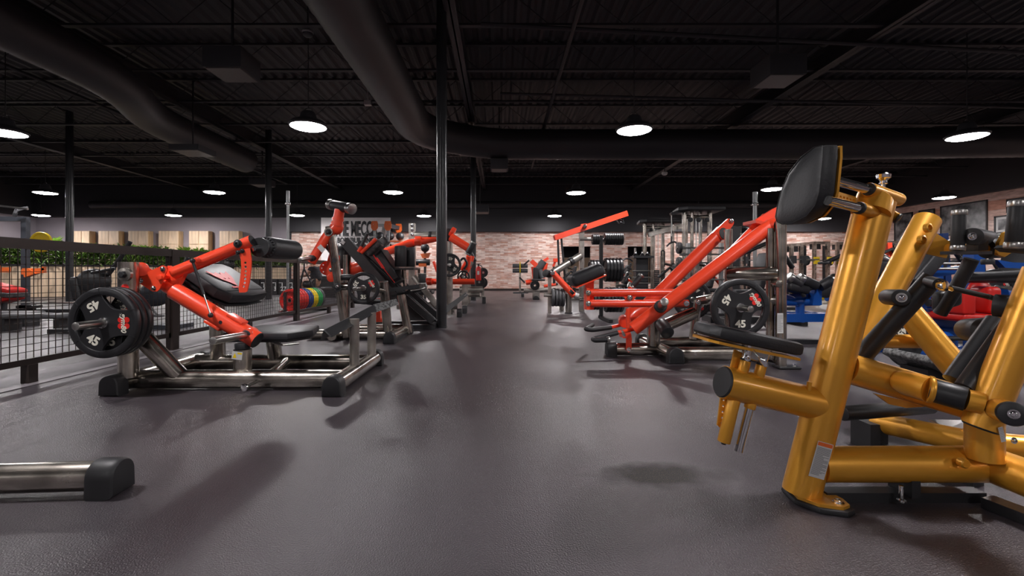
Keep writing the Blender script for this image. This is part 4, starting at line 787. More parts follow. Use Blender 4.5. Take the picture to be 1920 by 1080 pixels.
# ------------------------------------------------------------------ black sled machine
def hack_squat():
    t = thing('hack_squat', 'black inclined sled machine with red striped cushions behind the 35 plate', 'gym machine', (-1.7,7.0,0))
    K = lambda n, *g, **k: P(t, n, BLACK, *g, **k)
    for dy in (0, .62):
        K('side_beam', prism([W(637,457,6.55)+V((0,dy,0)), W(652,445,6.55)+V((0,dy,0)), W(757,566,6.55)+V((0,dy,0)), W(736,568,6.55)+V((0,dy,0))], (0,.09,0)))
        K('guide_rail', tube([W(650,447,6.7)+V((0,dy,0)), W(818,602,6.7)+V((0,dy,0))], .022, 14), bar(W(745,545,6.6)+V((0,dy,0)), W(812,603,6.6)+V((0,dy,0)), .05, .09)); 
    K('base_frame', bar((-2.0,6.7,.035), (-.98,6.7,.035), .09, .07), bar((-2.0,7.2,.035), (-.98,7.2,.035), .09, .07), bar((-.98,6.65,.035), (-.98,7.25,.035), .07, .07), prism([W(752,560,6.65), W(798,600,6.65), W(762,601,6.65)], (0,.03,0)))
    P(t, 'beam_label', LABEL, bar(W(641,457,6.54), W(645,452,6.54), .05, .004, (0,1,0))); 
    P(t, 'backrest', VINYL, pillow([W(697,478,6.55), W(712,466,6.55), W(752,525,6.55), W(738,533,6.55)], (0,.5,0), .12, 0)); P(t, 'red_stripe', LRED, tube([W(700,478,6.53), W(740,530,6.53)], .006, 8), prism([W(702,483,6.53), W(708,483,6.53), W(722,503,6.53), W(716,503,6.53)], (0,.005,0)))
    P(t, 'shoulder_pad', MATS['mottled_vinyl'], rbox(W(700,464,6.62), V((.6,0,.55)), (0,1,0), V((-.55,0,.6)), .25, .2, .14, .03)); P(t, 'shoulder_pad', MATS['mottled_vinyl'], rbox(W(715,458,6.95), V((.6,0,.55)), (0,1,0), V((-.55,0,.6)), .24, .2, .12, .03))
    R = lambda n, *g: P(t, n, RED, *g)
    R('release_lever', tube([W(672,472,6.5), W(678,462,6.5)], .024, 14)); K('lever_grip', tube([W(677,463,6.5), W(689,438,6.5)], .022, 14)); R('crossbar', tube([W(677,474,6.5), W(705,448,6.5)], .026, 16)); R('lower_linkage', cyl(W(661,505,6.9), W(680,500,6.9), .10, 20), tube([W(640,510,7), W(680,508,7)], .05, 16)); R('foot_post', bar(W(706,560,6.3), W(709,600,6.3), .09, .09, (0,1,0)), bar(W(700,600,6.3), W(720,600,6.3), .05, .05))
    P(t, 'steel_upright', STEEL, tube([V((W(648,0,6.8).x,6.8,.03)), W(651,478,6.8)], .055, 20)); K('weight_stack_shroud', ball(W(640,490,7.2), .25, 20, (.55,.5,1.1)))
    K('safety_tray', bar(W(728,544,6.2), W(790,536,6.2), .30, .05), bar(W(735,556,6.2), W(790,543,6.2), .05, .04)); P(t, 'handle', KNURL, tube(bend([W(770,545,6.1), W(800,540,6.1), W(797,530,6.1)], .05), .016, 12)); grip(W(792,533,6.1), W(792,512,6.1), .045, t)
    P(t, 'twin_pad', VINYL, cyl(W(751,500,6.7), W(751,461,6.7), .085, 26, .2)); P(t, 'twin_pad', VINYL, cyl(W(768,500,6.95), W(768,464,6.95), .080, 26, .2)); P(t, 'pad_plate', BLACK, box(W(738,0,6.7).x, W(778,0,6.7).x, 6.6, 7.0, W(0,503,6.7).z-.02, W(0,503,6.7).z)); P(t, 'pad_post', STEEL, tube([W(757,503,6.8), W(760,545,6.8)], .03, 14))
    P(t, 'foot_board', BLACK, prism([W(800,597,7.2), W(848,566,7.5), W(873,548,8.0), W(878,553,8.0), W(822,600,7.2)], (0,.04,0)), label='tilted black tread board'); P(t, 'board_trim', CHROME, tube([W(868,556,7.9), W(874,551,7.9)], .012, 8), tube([W(815,603,6.9), W(822,598,6.9)], .012, 8))
mat('mottled_vinyl', (0.02,0.02,0.022), 0.4, col2=(0.13,0.12,0.12), vscale=14)
hack_squat()
# ------------------------------------------------------------------ steel frame machine straddling the column
def press_machine():
    t = thing('press_machine', 'square steel post machine with red arms passing behind the near black column', 'gym machine', (-1.2,8.8,0))
    S = lambda n, *g, **k: P(t, n, STEEL2, *g, **k); R = lambda n, *g: P(t, n, RED, *g)
    D = 8.6; xa = W(773,0,D).x; xb = W(843,0,D).x; z = W(0,419,D).z
    S('front_post', bar((xa,D,.05), (xa,D,z), .115, .11, (0,1,0))); S('rear_post', tube([(xb,D,.05), (xb,D,W(0,432,D).z)], .06, 20)); S('top_beam', cyl(W(778,443,D), W(840,443,D), .085, 24, .05)); P(t, 'beam_collar', BLACK, cyl(W(804,443,D), W(810,443,D), .092, 24, .05))
    for q in (423, 431, 440): P(t, 'post_bolt', CHROME, bolt(W(773,q,D-.06), (0,-1,0), .022, .015))
    P(t, 'bearing', BLACK, cyl(W(840,440,D-.1), W(840,440,D+.1), .12, 24)); 
    S('brace', tube([W(776,519,D-.1), W(820,573,D-.3)], .055, 20)); S('base_rail', tube([W(745,573,D), W(858,573,D)], .07, 22), tube([(xa,D,.07), (xa,D+.9,.07)], .06, 20)); S('rear_rail', tube([(xa,D+.9,.07), (xb,D+.9,.07)], .06, 20)); P(t, 'end_cap', RUBBER, foot_cap((W(858,0,D).x,D,0), (1,0,0), .15, .16)); P(t, 'end_cap', RUBBER, foot_cap((W(868,0,9.4).x,9.4,0), (1,0,0), .15, .16))
    R('long_arm', tube([W(710,478,8.2), W(768,456,8.5), W(840,444,8.6)], [.075,.075,.05], 22)); R('arm_joint', cyl(W(778,452,8.45), W(790,452,8.45), .09, 20)); R('pivot_cap', cyl(W(845,433,8.5), W(852,437,8.5), .09, 20)); R('down_arm', tube([W(846,445,8.4), W(880,466,8.3)], .075, 22)); R('lower_arm', tube([W(876,505,9), W(879,480,8.9)], .05, 18), tube([W(866,505,9.1), W(874,492,9)], .04, 16))
    grip(W(876,478,8.1), W(889,454,8.1), .055, t)
    R('low_bar', tube([W(798,528,8.9), W(890,528,8.9)], .055, 20)); R('thin_lever', tube([W(813,490,9), W(820,510,9)], .028, 14)); R('hub', cyl(W(797,528,8.8), W(810,528,8.8), .07, 18))
    S('side_arm', tube([W(862,520,9.2), W(884,490,9.2)], .055, 18)); P(t, 'bent_handle', RUBBER, tube(bend([W(860,492,8.7), W(870,482,8.7), W(877,495,8.7), W(870,505,8.7)], .06), .022, 12))
    P(t, 'plate_peg', KNURL, cyl(W(838,497,8.8), W(842,497,8.1), .03, 16), cyl(W(868,520,9.6), W(869,520,8.9), .03, 16)); P(t, 'seat', VINYL, rbox(W(790,548,8.7), (1,0,0), (0,1,0), (0,0,1), .45, .35, .08, .03)); S('seat_post', tube([W(790,573,8.7), W(790,551,8.7)], .04, 16))
press_machine()
p = W(843,497,8.25); plate('45', .42, p, 'black 45 plate half hidden by the near column', math.radians(200))
p = W(869,519,9.05); plate('35', .25, p, 'small black plate between the two aisle columns', math.radians(200))
def row_of_far_machines():
    t = thing('incline_machine', 'steel and red machine behind the second aisle column', 'gym machine', (W(895,0,13).x,13,0))
    P(t, 'frame', STEEL2, tube([W(862,543,12.5), W(905,543,12.5)], .09, 18), bar(V((W(878,0,12.5).x,12.5,0)), W(878,500,12.5), .12, .12, (0,1,0))); P(t, 'lower_rail', STEEL2, tube([W(862,552,12.0), W(900,552,12.0)], .07, 16)); P(t, 'upright', STEEL2, bar(V((W(872,0,11.6).x,11.6,.02)), W(872,520,11.6), .15, .12, (0,1,0)))
    P(t, 'arm', RED, tube([W(866,524,12.3), W(880,500,12.3), W(886,480,12.3)], .06, 16)); P(t, 'pad', VINYL, rbox(W(886,480,12.8), (.5,0,-.9), (0,1,0), (.9,0,.5), .35, .3, .09, .04)); P(t, 'peg', KNURL, cyl(W(878,530,12.4), W(878,530,11.9), .03, 12))
    P(t, 'end_cap', RUBBER, foot_cap((W(905,0,12.5).x,12.5,0), (1,0,0), .18, .18))
    return t
row_of_far_machines()
ph = thing('plate_holder', 'raw steel plate post just beyond the second aisle column', 'plate rack', (W(905,0,15.2).x, 15.2, 0)); hx = W(905,0,15.2).x
P(ph, 'post', STEEL2, bar((hx,15.2,0), (hx,15.2,HC+.1), .1, .1, (0,1,0))); P(ph, 'base', STEEL2, bar((hx-.3,15.2,.04), (hx+.1,15.2,.04), .3, .08))
for q_, d_, th_, lab in (((906,511,14.95), .31, .05, 'round black plate right of the second aisle column, upper'), ((898.5,529,14.75), .38, .06, 'round black plate beside the extinguisher, lower and nearer'), ((904,530,15.0), .36, .05, 'black plate tucked behind the lower one by the extinguisher')):
    c_ = W(*q_); P(ph, 'peg', KNURL, tube([c_+V((0,-.06,0)), c_+V((0,.05,0)), V((hx,15.2,c_.z))], .024, 10)); disc(d_, th_, c_, lab, PLATE)
# fire extinguisher on the second column
ex = W(897,512,13.5); t = thing('fire_extinguisher', 'red fire extinguisher hung on the second black aisle column', 'fire extinguisher', ex)
P(t, 'cylinder', RRED, lathe([(.05,-.22),(.075,-.21),(.078,-.19),(.078,.12),(.06,.17),(.02,.2)], ex, (0,0,1), 20)); P(t, 'valve', BLACK, cyl(ex+V((0,0,.18)), ex+V((0,0,.26)), .025, 12), bar(ex+V((-.06,0,.26)), ex+V((.07,0,.28)), .03, .02)); P(t, 'hose', BLACK, tube(bend([ex+V((.02,0,.24)), ex+V((.11,0,.2)), ex+V((.10,0,-.1))], .05), .012, 8)); P(t, 'label', LABEL, box(ex.x-.03, ex.x+.03, ex.y-.081, ex.y-.077, ex.z-.05, ex.z+.06)); P(t, 'wall_bracket', BLACK, bar(ex+V((0,.05,0)), V(((887.5-CX)*14/F+.07, 13.98, ex.z)), .05, .04))
# ------------------------------------------------------------------ right of the aisle, middle distance
def lat_machine():
    t = thing('pulldown_machine', 'raw steel machine with a long red lever arm rising above the brick wall', 'gym machine', (1.7,9.5,0))
    S = lambda n, *g, **k: P(t, n, STEEL2, *g, **k); R = lambda n, *g: P(t, n, RED, *g)
    D = 9.9; x = W(1090.5,0,D).x; S('main_post', bar((x,D,0), (x,D,W(0,432,D).z), .10, .10, (0,1,0)))
    a = R('top_arm', bar(W(1040,446,D-.15), W(1176,400,D-.15), .10, .115), bar(W(1038,447,D-.1), W(1052,443,D-.1), .13, .09)); P(t, 'arm_pivot', CHROME, cyl(W(1097,424,D-.3), W(1097,424,D), .042, 18)); P(t, 'lug', RED, prism([W(1088,432,D-.18), W(1090,420,D-.18), W(1100,419,D-.18), W(1100,430,D-.18)], (0,.1,0)))
    P(t, 'handle_hook', CHROME, tube(bend([W(1153,408,D-.15), W(1162,419,D-.15), W(1155,411,D-.15)], .03), .018, 10), tube([W(1160,406,D-.15), W(1166,413,D-.15)], .016, 10)); P(t, 'strap', BLACK, tube(bend([W(1166,407,D-.15), W(1171,420,D-.15), W(1164,416,D-.15)], .05), .012, 8))
    P(t, 'connecting_rod', BLACK, tube([W(1046,449,D-.1), W(1049,530,D-.1)], .022, 10)); P(t, 'connecting_rod', BLACK, tube([W(1052.5,447,D-.1), W(1060,528,D-.1)], .022, 10))
    S('inclined_tube', tube([W(1030,515,D-.4), W(1088,480,D-.05)], .075, 22)); P(t, 'tube_collar', BLACK, cyl(W(1067,493,D-.2), W(1073,489,D-.15), .085, 20)); P(t, 'tube_cap', BLACK, cyl(W(1022,512,D-.5), W(1031,514,D-.4), .08, 20))
    S('left_post', bar((W(1030.5,0,D-.4).x,D-.4,0), (W(1030.5,0,D-.4).x,D-.4,W(0,512,D-.4).z), .07, .07, (0,1,0))); S('stub_post', tube([(W(1066,0,9.4).x,9.4,0), (W(1066,0,9.4).x,9.4,W(0,551,9.4).z)], .062, 20)); P(t, 'post_foot', BLACK, cyl((W(1066,0,9.4).x,9.4,0), (W(1066,0,9.4).x,9.4,.02), .08, 20)); S('rear_stub', tube([(W(1053,0,10.2).x,10.2,0), (W(1053,0,10.2).x,10.2,.42)], .05, 16))
    R('lower_arm', tube([W(1035,510,D-.5), W(1077,555,D-.6)], .062, 20)); P(t, 'arm_bolt', CHROME, cyl(W(1036,511,D-.65), W(1036,511,D-.5), .05, 18)); P(t, 'arm_tip', LABEL, cyl(W(1077,553,D-.6), W(1084,556,D-.6), .06, 16)); P(t, 'arm_band', BLACK, cyl(W(1070,550,D-.6), W(1074,546,D-.6), .07, 16))
    S('plate_bar', tube([W(1020,553,9.5), W(1066,555,9.4)], .04, 16)); S('cross_foot', tube([W(1066,560,9.4), W(1090,560,9.9)], .04, 14)); S('peg', cyl(W(1091,447,D), W(1113,447,D), .03, 16))
    P(t, 'seat', VINYL, rbox(W(1073,528,9.7), (1,0,.3), (0,1,0), (-.3,0,1), .22, .3, .07, .03))
lat_machine()
for k, px in enumerate((1036.5, 1043, 1049, 1055)): disc(.36, .055, W(px,558,9.45), 'black plate on the low bar of the pulldown machine, number %s from the left' % ('one','two','three','four')[k], GREY, PI/2, 'plates on the low bar of the pulldown machine')
# plate tree
def plate_tree():
    D = 8.3; x = W(1127,0,D).x; t = thing('plate_tree', 'dark plate storage tree with pegs, behind the tilted black pad', 'plate rack', (x,D,0))
    P(t, 'mast', BLACK, bar((x,D,0), (x,D,W(0,442,D).z), .06, .06, (0,1,0))); P(t, 'base', BLACK, bar(W(1078,607,7.9), W(1102,619,7.3), .12, .05), bar(W(1095,617,7.5)+V((0,0,0)), W(1160,615,7.6), .05, .04), bar(W(1085,606,8.2), W(1162,606,8.3), .05, .05), bar((x,7.55,.03), (x,8.4,.03), .06, .05))
    P(t, 'base_cap', KNURL, cyl(W(1160,601,8.2), W(1168,601,8.2), .05, 14))
    for py in (449, 506, 562): z = W(0,py,D).z; P(t, 'peg', KNURL, cyl((x-.38,D,z), (x+.40,D,z), .025, 14))
    return x, D
tx_, tD = plate_tree()
for k in range(10): disc(.22, .03, (tx_+.075+k*.033, tD, W(0,448,tD).z), 'small black plate on the top right peg of the plate tree', PLATE, PI/2, 'small plates on the top right peg of the plate tree')
for k in range(4): disc(.19, .028, (tx_-.055-k*.03, tD, W(0,449,tD).z), 'small black plate on the top left peg of the plate tree', PLATE, PI/2, 'small plates on the top left peg of the plate tree')
for k in range(5): disc(.43, .055, (tx_+.09+k*.06, tD, W(0,506,tD).z), 'big black plate on the middle right peg of the plate tree', PLATE, PI/2, 'big plates on the middle right peg of the plate tree')
for k in range(3): disc(.36, .05, (tx_-.07-k*.056, tD, W(0,506,tD).z), 'black plate on the middle left peg of the plate tree', PLATE, PI/2, 'plates on the middle left peg of the plate tree')
for k in range(5): disc(.45, .056, (tx_+.10+k*.061, tD, W(0,562,tD).z), 'large black plate on the low right peg of the plate tree', PLATE, PI/2, 'large plates on the low right peg of the plate tree')
for k in range(4): disc(.36, .05, (tx_-.07-k*.056, tD, W(0,562,tD).z), 'black plate on the low left peg of the plate tree', PLATE, PI/2, 'plates on the low left peg of the plate tree')
# far red machine at the aisle end
def far_red():
    D = 16; t = thing('curl_machine', 'distant red and grey machine at the end of the aisle', 'gym machine', (W(1005,0,D).x,D,0))
    P(t, 'rear_frame', STEEL2, tube([W(982,545,D), W(1030,545,D)], .07, 14)); P(t, 'front_leg', STEEL2, bar(V((W(1005,0,14.6).x,14.6,0)), W(1005,540,14.6), .22, .12, (0,1,0))); P(t, 'front_rail', STEEL2, tube([W(1002,545,14.6), W(1028,543,14.6)], .07, 14)); P(t, 'arm', RED, tube([W(986,530,D), W(998,528,D)], .09, 14), bar(W(996,489,D), W(1008,500,D), .13, .15), tube([W(1000,500,D), W(1003,523,D)], .08, 14), tube([W(1018,522,D), W(1024,493,D)], .07, 14), bar(W(1018,490,D), W(1028,484,D), .12, .09)); P(t, 'cradle', GREY, tube([W(1003,512,D), W(1020,490,D)], .13, 14), tube([W(1010,505,D), W(1016,522,D)], .12, 14)); P(t, 'backrest', VINYL, rbox(W(1004,515,D), (1,0,0), (0,1,0), (0,0,1), .18, .4, .5, .05)); P(t, 'handle', BLACK, tube([W(974,520,D), W(984,530,D)], .03, 10), tube([W(982,497,D), W(992,488,D)], .03, 10)); P(t, 'seat', VINYL, rbox(W(1009,525,14.8), (1,0,0), (0,1,0), (0,0,1), .42, .4, .06, .03)); P(t, 'foot', RUBBER, foot_cap((W(1005,0,14.4).x,14.4,0), (0,-1,0), .2, .12)); P(t, 'foot', RUBBER, foot_cap((W(982,0,D).x,D,0), (-1,0,0), .2, .16))
    disc(.30, .06, W(1003,535,14.45), 'black plate on the distant red machine at the aisle end', PLATE)
    D = 19; q = thing('medicine_ball_stand', 'distant stand of four grey dumbbell rollers on one post at the aisle end', 'stand', (W(975,0,D).x,D,0)); P(q, 'post', STEEL2, tube([V((W(975,0,D).x,D,.02)), W(975,495,D)], .04, 10)); P(q, 'base', GREY, bar(V((W(962,0,D).x,D,.03)), V((W(990,0,D).x,D,.03)), .3, .06))
    for px in (967.5, 983):
        for py in (498.5, 507.5): P(q, 'roller', GREY, cyl(W(px-6.5,py,D), W(px+6.5,py,D), .085, 16))
    P(q, 'strap', YELLOW, box(W(974,0,D).x, W(976,0,D).x, D-.1, D-.08, W(0,511,D).z, W(0,491,D).z))
    D = 17; u = thing('far_machine', 'distant red topped machine beside the steel pulldown rods', 'gym machine', (W(1044,0,D).x,D,0)); P(u, 'head', RED, bar(W(1037,488,D), W(1046,488,D), .2, .13), bar(W(1037,500,D), W(1041,490,D), .08, .08)); P(u, 'post', BLACK, tube([W(1039,535,D), W(1039,500,D)], .05, 12)); P(u, 'base', BLACK, tube([V((W(1039,0,D).x,D,.0)), W(1039,540,D)], .05, 10), tube([W(1020,538,D), W(1046,532,D)], .05, 10)); P(u, 'link', RED, tube([W(1020,537,D), W(1042,533,D)], .06, 10))
far_red()

# ------------------------------------------------------------------ planter, plants, lockers behind the fence
pa, pb = V(((-30-CX)*14.9/F, 14.9, 0)), V(((541-CX)*19.2/F, 19.2, 0)); pdir = (pb-pa).normalized(); pn = V((-pdir.y, pdir.x, 0))
pl = thing('planter', 'long pale wooden planter wall behind the fence with green plants on top', 'planter', (pa+pb)/2)
n = 14; L = (pb-pa).length
for k in range(n):
    a, b = pa.lerp(pb, k/n+.0012), pa.lerp(pb, (k+1)/n-.0012); P(pl, 'front_board', PLY2, prism([a+V((0,0,.02)), b+V((0,0,.02)), b+V((0,0,1.05)), a+V((0,0,1.05))], pn*.04))
P(pl, 'trough', BLACK, prism([pa+pn*.05, pb+pn*.05, pb+pn*.6, pa+pn*.6], (0,0,1.07))); P(pl, 'rim', BLACK, bar(pa+pn*.05+V((0,0,1.09)), pb+pn*.05+V((0,0,1.09)), .14, .05))
def leafy(seed, h, spread, nl, L_, w, spiky):
    rr = random.Random(seed); v, f = [], []
    for k in range(nl):
        a = rr.uniform(0, 2*PI); e = rr.uniform(.15, 1.25) if spiky else rr.uniform(-.5, 1.2)
        base = V((0,0,h*.45)) if spiky else V((rr.gauss(0, spread*.5), rr.gauss(0, spread*.32), rr.uniform(.02, h)))
        d = V((math.cos(a)*math.cos(e), math.sin(a)*math.cos(e), math.sin(e))); l = L_*rr.uniform(.6, 1.15); s = d.cross(V((0,0,1))).normalized()*w*rr.uniform(.7,1.2)
        o = len(v); m = base+d*l*.5+V((0,0,l*.06)); t = base+d*l-V((0,0,l*.22)); v += [base, m-s, m+s, t]; f += [(o,o+1,o+3),(o,o+3,o+2)]
    return v, f
def plant(label, group, loc, seed, h, spread, nl, l, w, spiky, m):
    t = thing('potted_plant', label, 'plant', loc, group); o = V(loc)
    P(t, 'foliage', m, xf(leafy(seed, h, spread, nl, l, w, spiky), Matrix.Translation(o)), smooth=5); P(t, 'stem', BLACK, tube([o+V((0,0,-.25)), o+V((0,0,h*.5))], .018, 8)); return t
gl = []
for k in range(17):
    o = pa.lerp(pb, .01+k*.0605)+pn*.3+V((0,0,1.08)); gl.append(xf(leafy(k, .66 if k < 9 else .56, .62, 380, .26, .032, False), Matrix.Translation(o)))
hd = solo('hedge_foliage', 'dense mixed green hedge foliage along the top of the wooden planter', 'foliage', LEAF, pa.lerp(pb,.5)+V((0,0,1.08)), *gl, kind='stuff', smooth=5)
s1 = None
for k, (px, lab) in enumerate(((95,'beside the yellow disc'),(165,'just right of the far left column'),(245,'left of centre on the planter'),(272,'second of the close pair on the planter'),(345,'behind the red arm, left one of a pair'),(371,'behind the red arm, right one of a pair'))):
    q = min(1, max(0, (px+30)/571)); q = q*14.9/(14.9*q+19.2*(1-q)); loc = pa.lerp(pb, q)+pn*.2+V((0,0,1.64 if k == 0 else 1.60-.02*k)); lab = 'spiky lime plant on the planter, '+lab
    if s1 is None: s1 = plant(lab, None, loc, 5, .1, .1, 70, .55, .035, True, LEAF2)
    else: dup(s1, loc, (0,0,k), lab, None, .75)
for k, (x0, x1) in enumerate(((137,178),(184,233),(240,288),(297,345),(354,401),(411,458))):
    D = 21.62; a, b = W(x0,0,D).x, W(x1,0,D).x; z = W(0,433,D).z; lab = ('first from the left','second from the left','third from the left','fourth from the left','fifth from the left','rightmost')[k]
    t = thing('locker_cabinet', 'pale plywood locker block on the grey wall, '+lab, 'locker', ((a+b)/2, D+.3, 0)); b -= .26; P(t, 'carcass', PLY, box(a, b, D+.03, 21.95, 0, z)); w = (b-a)/2
    for i in range(2):
        for j in range(4): z1 = z-.01-j*.62; P(t, 'door', PLY2, box(a+i*w+.012, a+(i+1)*w-.012, D, D+.03, max(.05, z1-.60), z1))
# ------------------------------------------------------------------ numbered jump boxes
def jbox(px0, px1, D, z, num, lab):
    a, b = W(px0,0,D).x, W(px1,0,D).x; t = thing('jump_box', lab, 'jump box', ((a+b)/2, D, 0)); P(t, 'box', BLACK, box(a, b, D, D+.5, 0, z)); P(t, 'numerals', WHITE, xf(text(num, .22, .002, .006), frame_mat(((a+b)/2+.05, D-.004, .22), (1,0,0), (0,0,1)))); P(t, 'mark', WHITE, box(a+.06, a+.2, D-.004, D, z-.16, z-.13), box(a+.17, a+.2, D-.004, D, z-.3, z-.13))
for k, (a, b, nn) in enumerate(((465,485,'3'),(486,505,'24'),(508,519,'3'),(520,538,'27'),(539,556,'24'))): jbox(a, b, 17.6+(k % 2)*.1, .6, nn, 'black numbered jump box behind the fence, '+('leftmost','second','middle, narrow','fourth, reading 27','rightmost, by the post')[k])
t = thing('jump_box', 'big black box behind the seated person in the dark shirt', 'jump box', (W(620,0,15.5).x, 15.5, 0)); P(t, 'box', BLACK, box(W(598,0,15.5).x, W(642,0,15.5).x, 15.5, 16.1, 0, .72))
# ------------------------------------------------------------------ coloured bumper plates on a floor rack
ra, rb_ = V((-4.13,9.1,.28)), V((-3.97,10.05,.28)); rd = (rb_-ra).normalized(); hd_ = math.atan2(rd.y, rd.x)-PI/2
t = thing('bumper_rack', 'low floor rack holding a row of coloured bumper plates behind the fence', 'plate rack', (ra.x, ra.y, 0)); sn = V((-rd.y, rd.x, 0))
for s in (-1, 1): P(t, 'rail', KNURL, tube([ra-rd*.15+sn*.14*s+V((0,0,-.215)), rb_+rd*.15+sn*.14*s+V((0,0,-.215))], .018, 10))
for e in (ra-rd*.14, rb_+rd*.14): P(t, 'end_frame', BLACK, bar(V((e.x,e.y,.02))-sn*.2, V((e.x,e.y,.02))+sn*.2, .04, .04), bar(V((e.x,e.y,0)), V((e.x,e.y,.45)), .04, .06))
cl = [(RRED,'red'),(RRED,'red'),(RRED,'red'),(RRED,'red'),(NAVY,'blue'),(NAVY,'blue'),(YELLOW,'yellow'),(YELLOW,'yellow'),(GREEN,'green'),(GREEN,'green'),(GREY,'grey')]
cnt = {}
for k, (m, c) in enumerate(cl):
    cnt[c] = cnt.get(c, 0)+1
    disc(.45, .074, ra.lerp(rb_, (k+.3)/11), '%s bumper plate on the low floor rack behind the fence' % c, m, hd_, None if c == 'grey' else c+' bumper plates on the floor rack', 'bumper plate', 'bumper_plate')
# ------------------------------------------------------------------ seated person with a camera tripod
def skin_mesh(name, nodes, edges, m, parent_root, parent=None, sub=2):
    me = bpy.data.meshes.new(name); o0 = V(parent_root.location); me.from_pydata([tuple(V(p)-o0) for p, r in nodes], edges, []); o = bpy.data.objects.new(name, me); C.objects.link(o)
    md = o.modifiers.new('s', 'SKIN'); sk = me.skin_vertices[0].data
    for i, (p, r) in enumerate(nodes): sk[i].radius = (r, r) if not isinstance(r, tuple) else r; sk[i].use_root = (i == 0)
    sb = o.modifiers.new('b', 'SUBSURF'); sb.levels = sub; sb.render_levels = sub
    dg = bpy.context.evaluated_depsgraph_get(); m2 = bpy.data.meshes.new_from_object(o.evaluated_get(dg)); bpy.data.objects.remove(o)
    m2.materials.clear(); m2.materials.append(m); m2.polygons.foreach_set('use_smooth', [True]*len(m2.polygons)); q = bpy.data.objects.new(name, m2); C.objects.link(q); q.parent = parent or parent_root; return q
def person():
    D = 13.6; x0 = W(592,0,D).x; o = V((x0, D, 0)); t = thing('person', 'person in a dark T-shirt and shorts sitting behind the coloured plates, arms forward', 'person', o)
    q = lambda x, y, z: o+V((x, y, z))
    N = [(q(.05,0,.50),.15),(q(.02,0,.68),.14),(q(-.02,-.01,.88),.155),(q(-.05,-.02,.99),.11),(q(-.08,-.03,1.06),.055),(q(-.11,-.05,1.14),.075),(q(-.12,-.06,1.22),.095),(q(-.115,-.05,1.29),.08),
         (q(-.04,-.2,.97),.06),(q(-.16,-.25,.76),.045),(q(-.38,-.16,.72),.033),(q(-.44,-.14,.72),.03),
         (q(-.02,.18,.97),.06),(q(-.14,.24,.76),.045),(q(-.36,.12,.74),.033),(q(-.42,.09,.74),.03),
         (q(.0,-.12,.48),.10),(q(-.42,-.15,.50),.072),(q(-.40,-.15,.12),.045),(q(-.42,-.16,.05),.04),(q(-.56,-.18,.035),.032),
         (q(.0,.12,.48),.10),(q(-.42,.15,.50),.072),(q(-.38,.15,.12),.045),(q(-.40,.16,.05),.04),(q(-.54,.18,.035),.032)]
    E = [(0,1),(1,2),(2,3),(3,4),(4,5),(5,6),(6,7),(3,8),(8,9),(9,10),(10,11),(3,12),(12,13),(13,14),(14,15),(0,16),(16,17),(17,18),(18,19),(19,20),(0,21),(21,22),(22,23),(23,24),(24,25)]
    for hx, hy, hz, s in ((-.44,-.14,.72,11),(-.42,.09,.74,15)):
        for k in range(4):
            i = len(N); ll = (.075,.085,.08,.065)[k]; yy = hy+(k-1.5)*.018; N += [(q(hx-.03, yy, hz-.004),.011),(q(hx-.03-ll*.55, yy, hz-.012),.010),(q(hx-.03-ll, yy, hz-.035),.008)]; E += [(s,i),(i,i+1),(i+1,i+2)]
        i = len(N); N += [(q(hx-.005, hy-.035, hz+.01),.012),(q(hx-.045, hy-.05, hz-.005),.010)]; E += [(s,i),(i,i+1)]
    b = skin_mesh('body', N, E, SKIN, t)
    skin_mesh('shirt', [(q(.05,0,.56),.175),(q(.02,0,.70),.165),(q(-.02,-.01,.88),.18),(q(-.05,-.02,1.0),.125),(q(-.04,-.19,.98),.085),(q(-.11,-.235,.85),.075),(q(-.02,.18,.98),.085),(q(-.09,.225,.85),.075)], [(0,1),(1,2),(2,3),(3,4),(4,5),(3,6),(6,7)], SHIRT, t)
    skin_mesh('shorts', [(q(.05,0,.48),.175),(q(-.05,-.12,.50),.125),(q(-.34,-.145,.505),.098),(q(-.05,.12,.50),.125),(q(-.34,.145,.505),.098)], [(0,1),(1,2),(0,3),(3,4)], BLACK, t)
    P(t, 'hair', BLACK, ball(q(-.105,-.04,1.27), .108, 18, (1,1,.82))); P(t, 'nose', SKIN, ball(q(-.222,-.06,1.215), .018, 8)); P(t, 'ear', SKIN, ball(q(-.11,-.155,1.215), .025, 8, (.6,.4,1))); P(t, 'eye', BLACK, ball(q(-.205,-.09,1.24), .012, 8)); P(t, 'eye', BLACK, ball(q(-.205,-.025,1.24), .012, 8)); P(t, 'mouth', LRED, ball(q(-.212,-.06,1.175), .014, 8, (.5,1.5,.4)))
    for s in (-1, 1): P(t, 'shoe', GREY, rbox(q(-.48,.17*s,.04), (1,0,0), (0,1,0), (0,0,1), .27, .10, .08, .035))
    bn = thing('bench', 'low dark bench under the seated person in the dark shirt', 'bench', q(.08,0,0)); P(bn, 'seat', VINYL, rbox(q(.1,0,.36), (1,0,0), (0,1,0), (0,0,1), .45, .9, .1, .03)); P(bn, 'leg', BLACK, box(x0+.02,x0+.12,D-.35,D-.28,0,.32)); P(bn, 'leg', BLACK, box(x0+.02,x0+.12,D+.28,D+.35,0,.32))
    tp = W(570,0,D-.2).x; D -= .8; tp = W(570,0,D-.2).x; o2 = V((tp, D-.2, 0)); r = thing('camera_tripod', 'black camera tripod beside the seated person behind the fence', 'tripod', o2); z = W(0,503,D-.2).z
    for k in range(3): a = k*2*PI/3+.3; P(r, 'leg', BLACK, tube([V((tp,D-.2,z)), V((tp+math.cos(a)*.42, D-.2+math.sin(a)*.42, .01))], .018, 8))
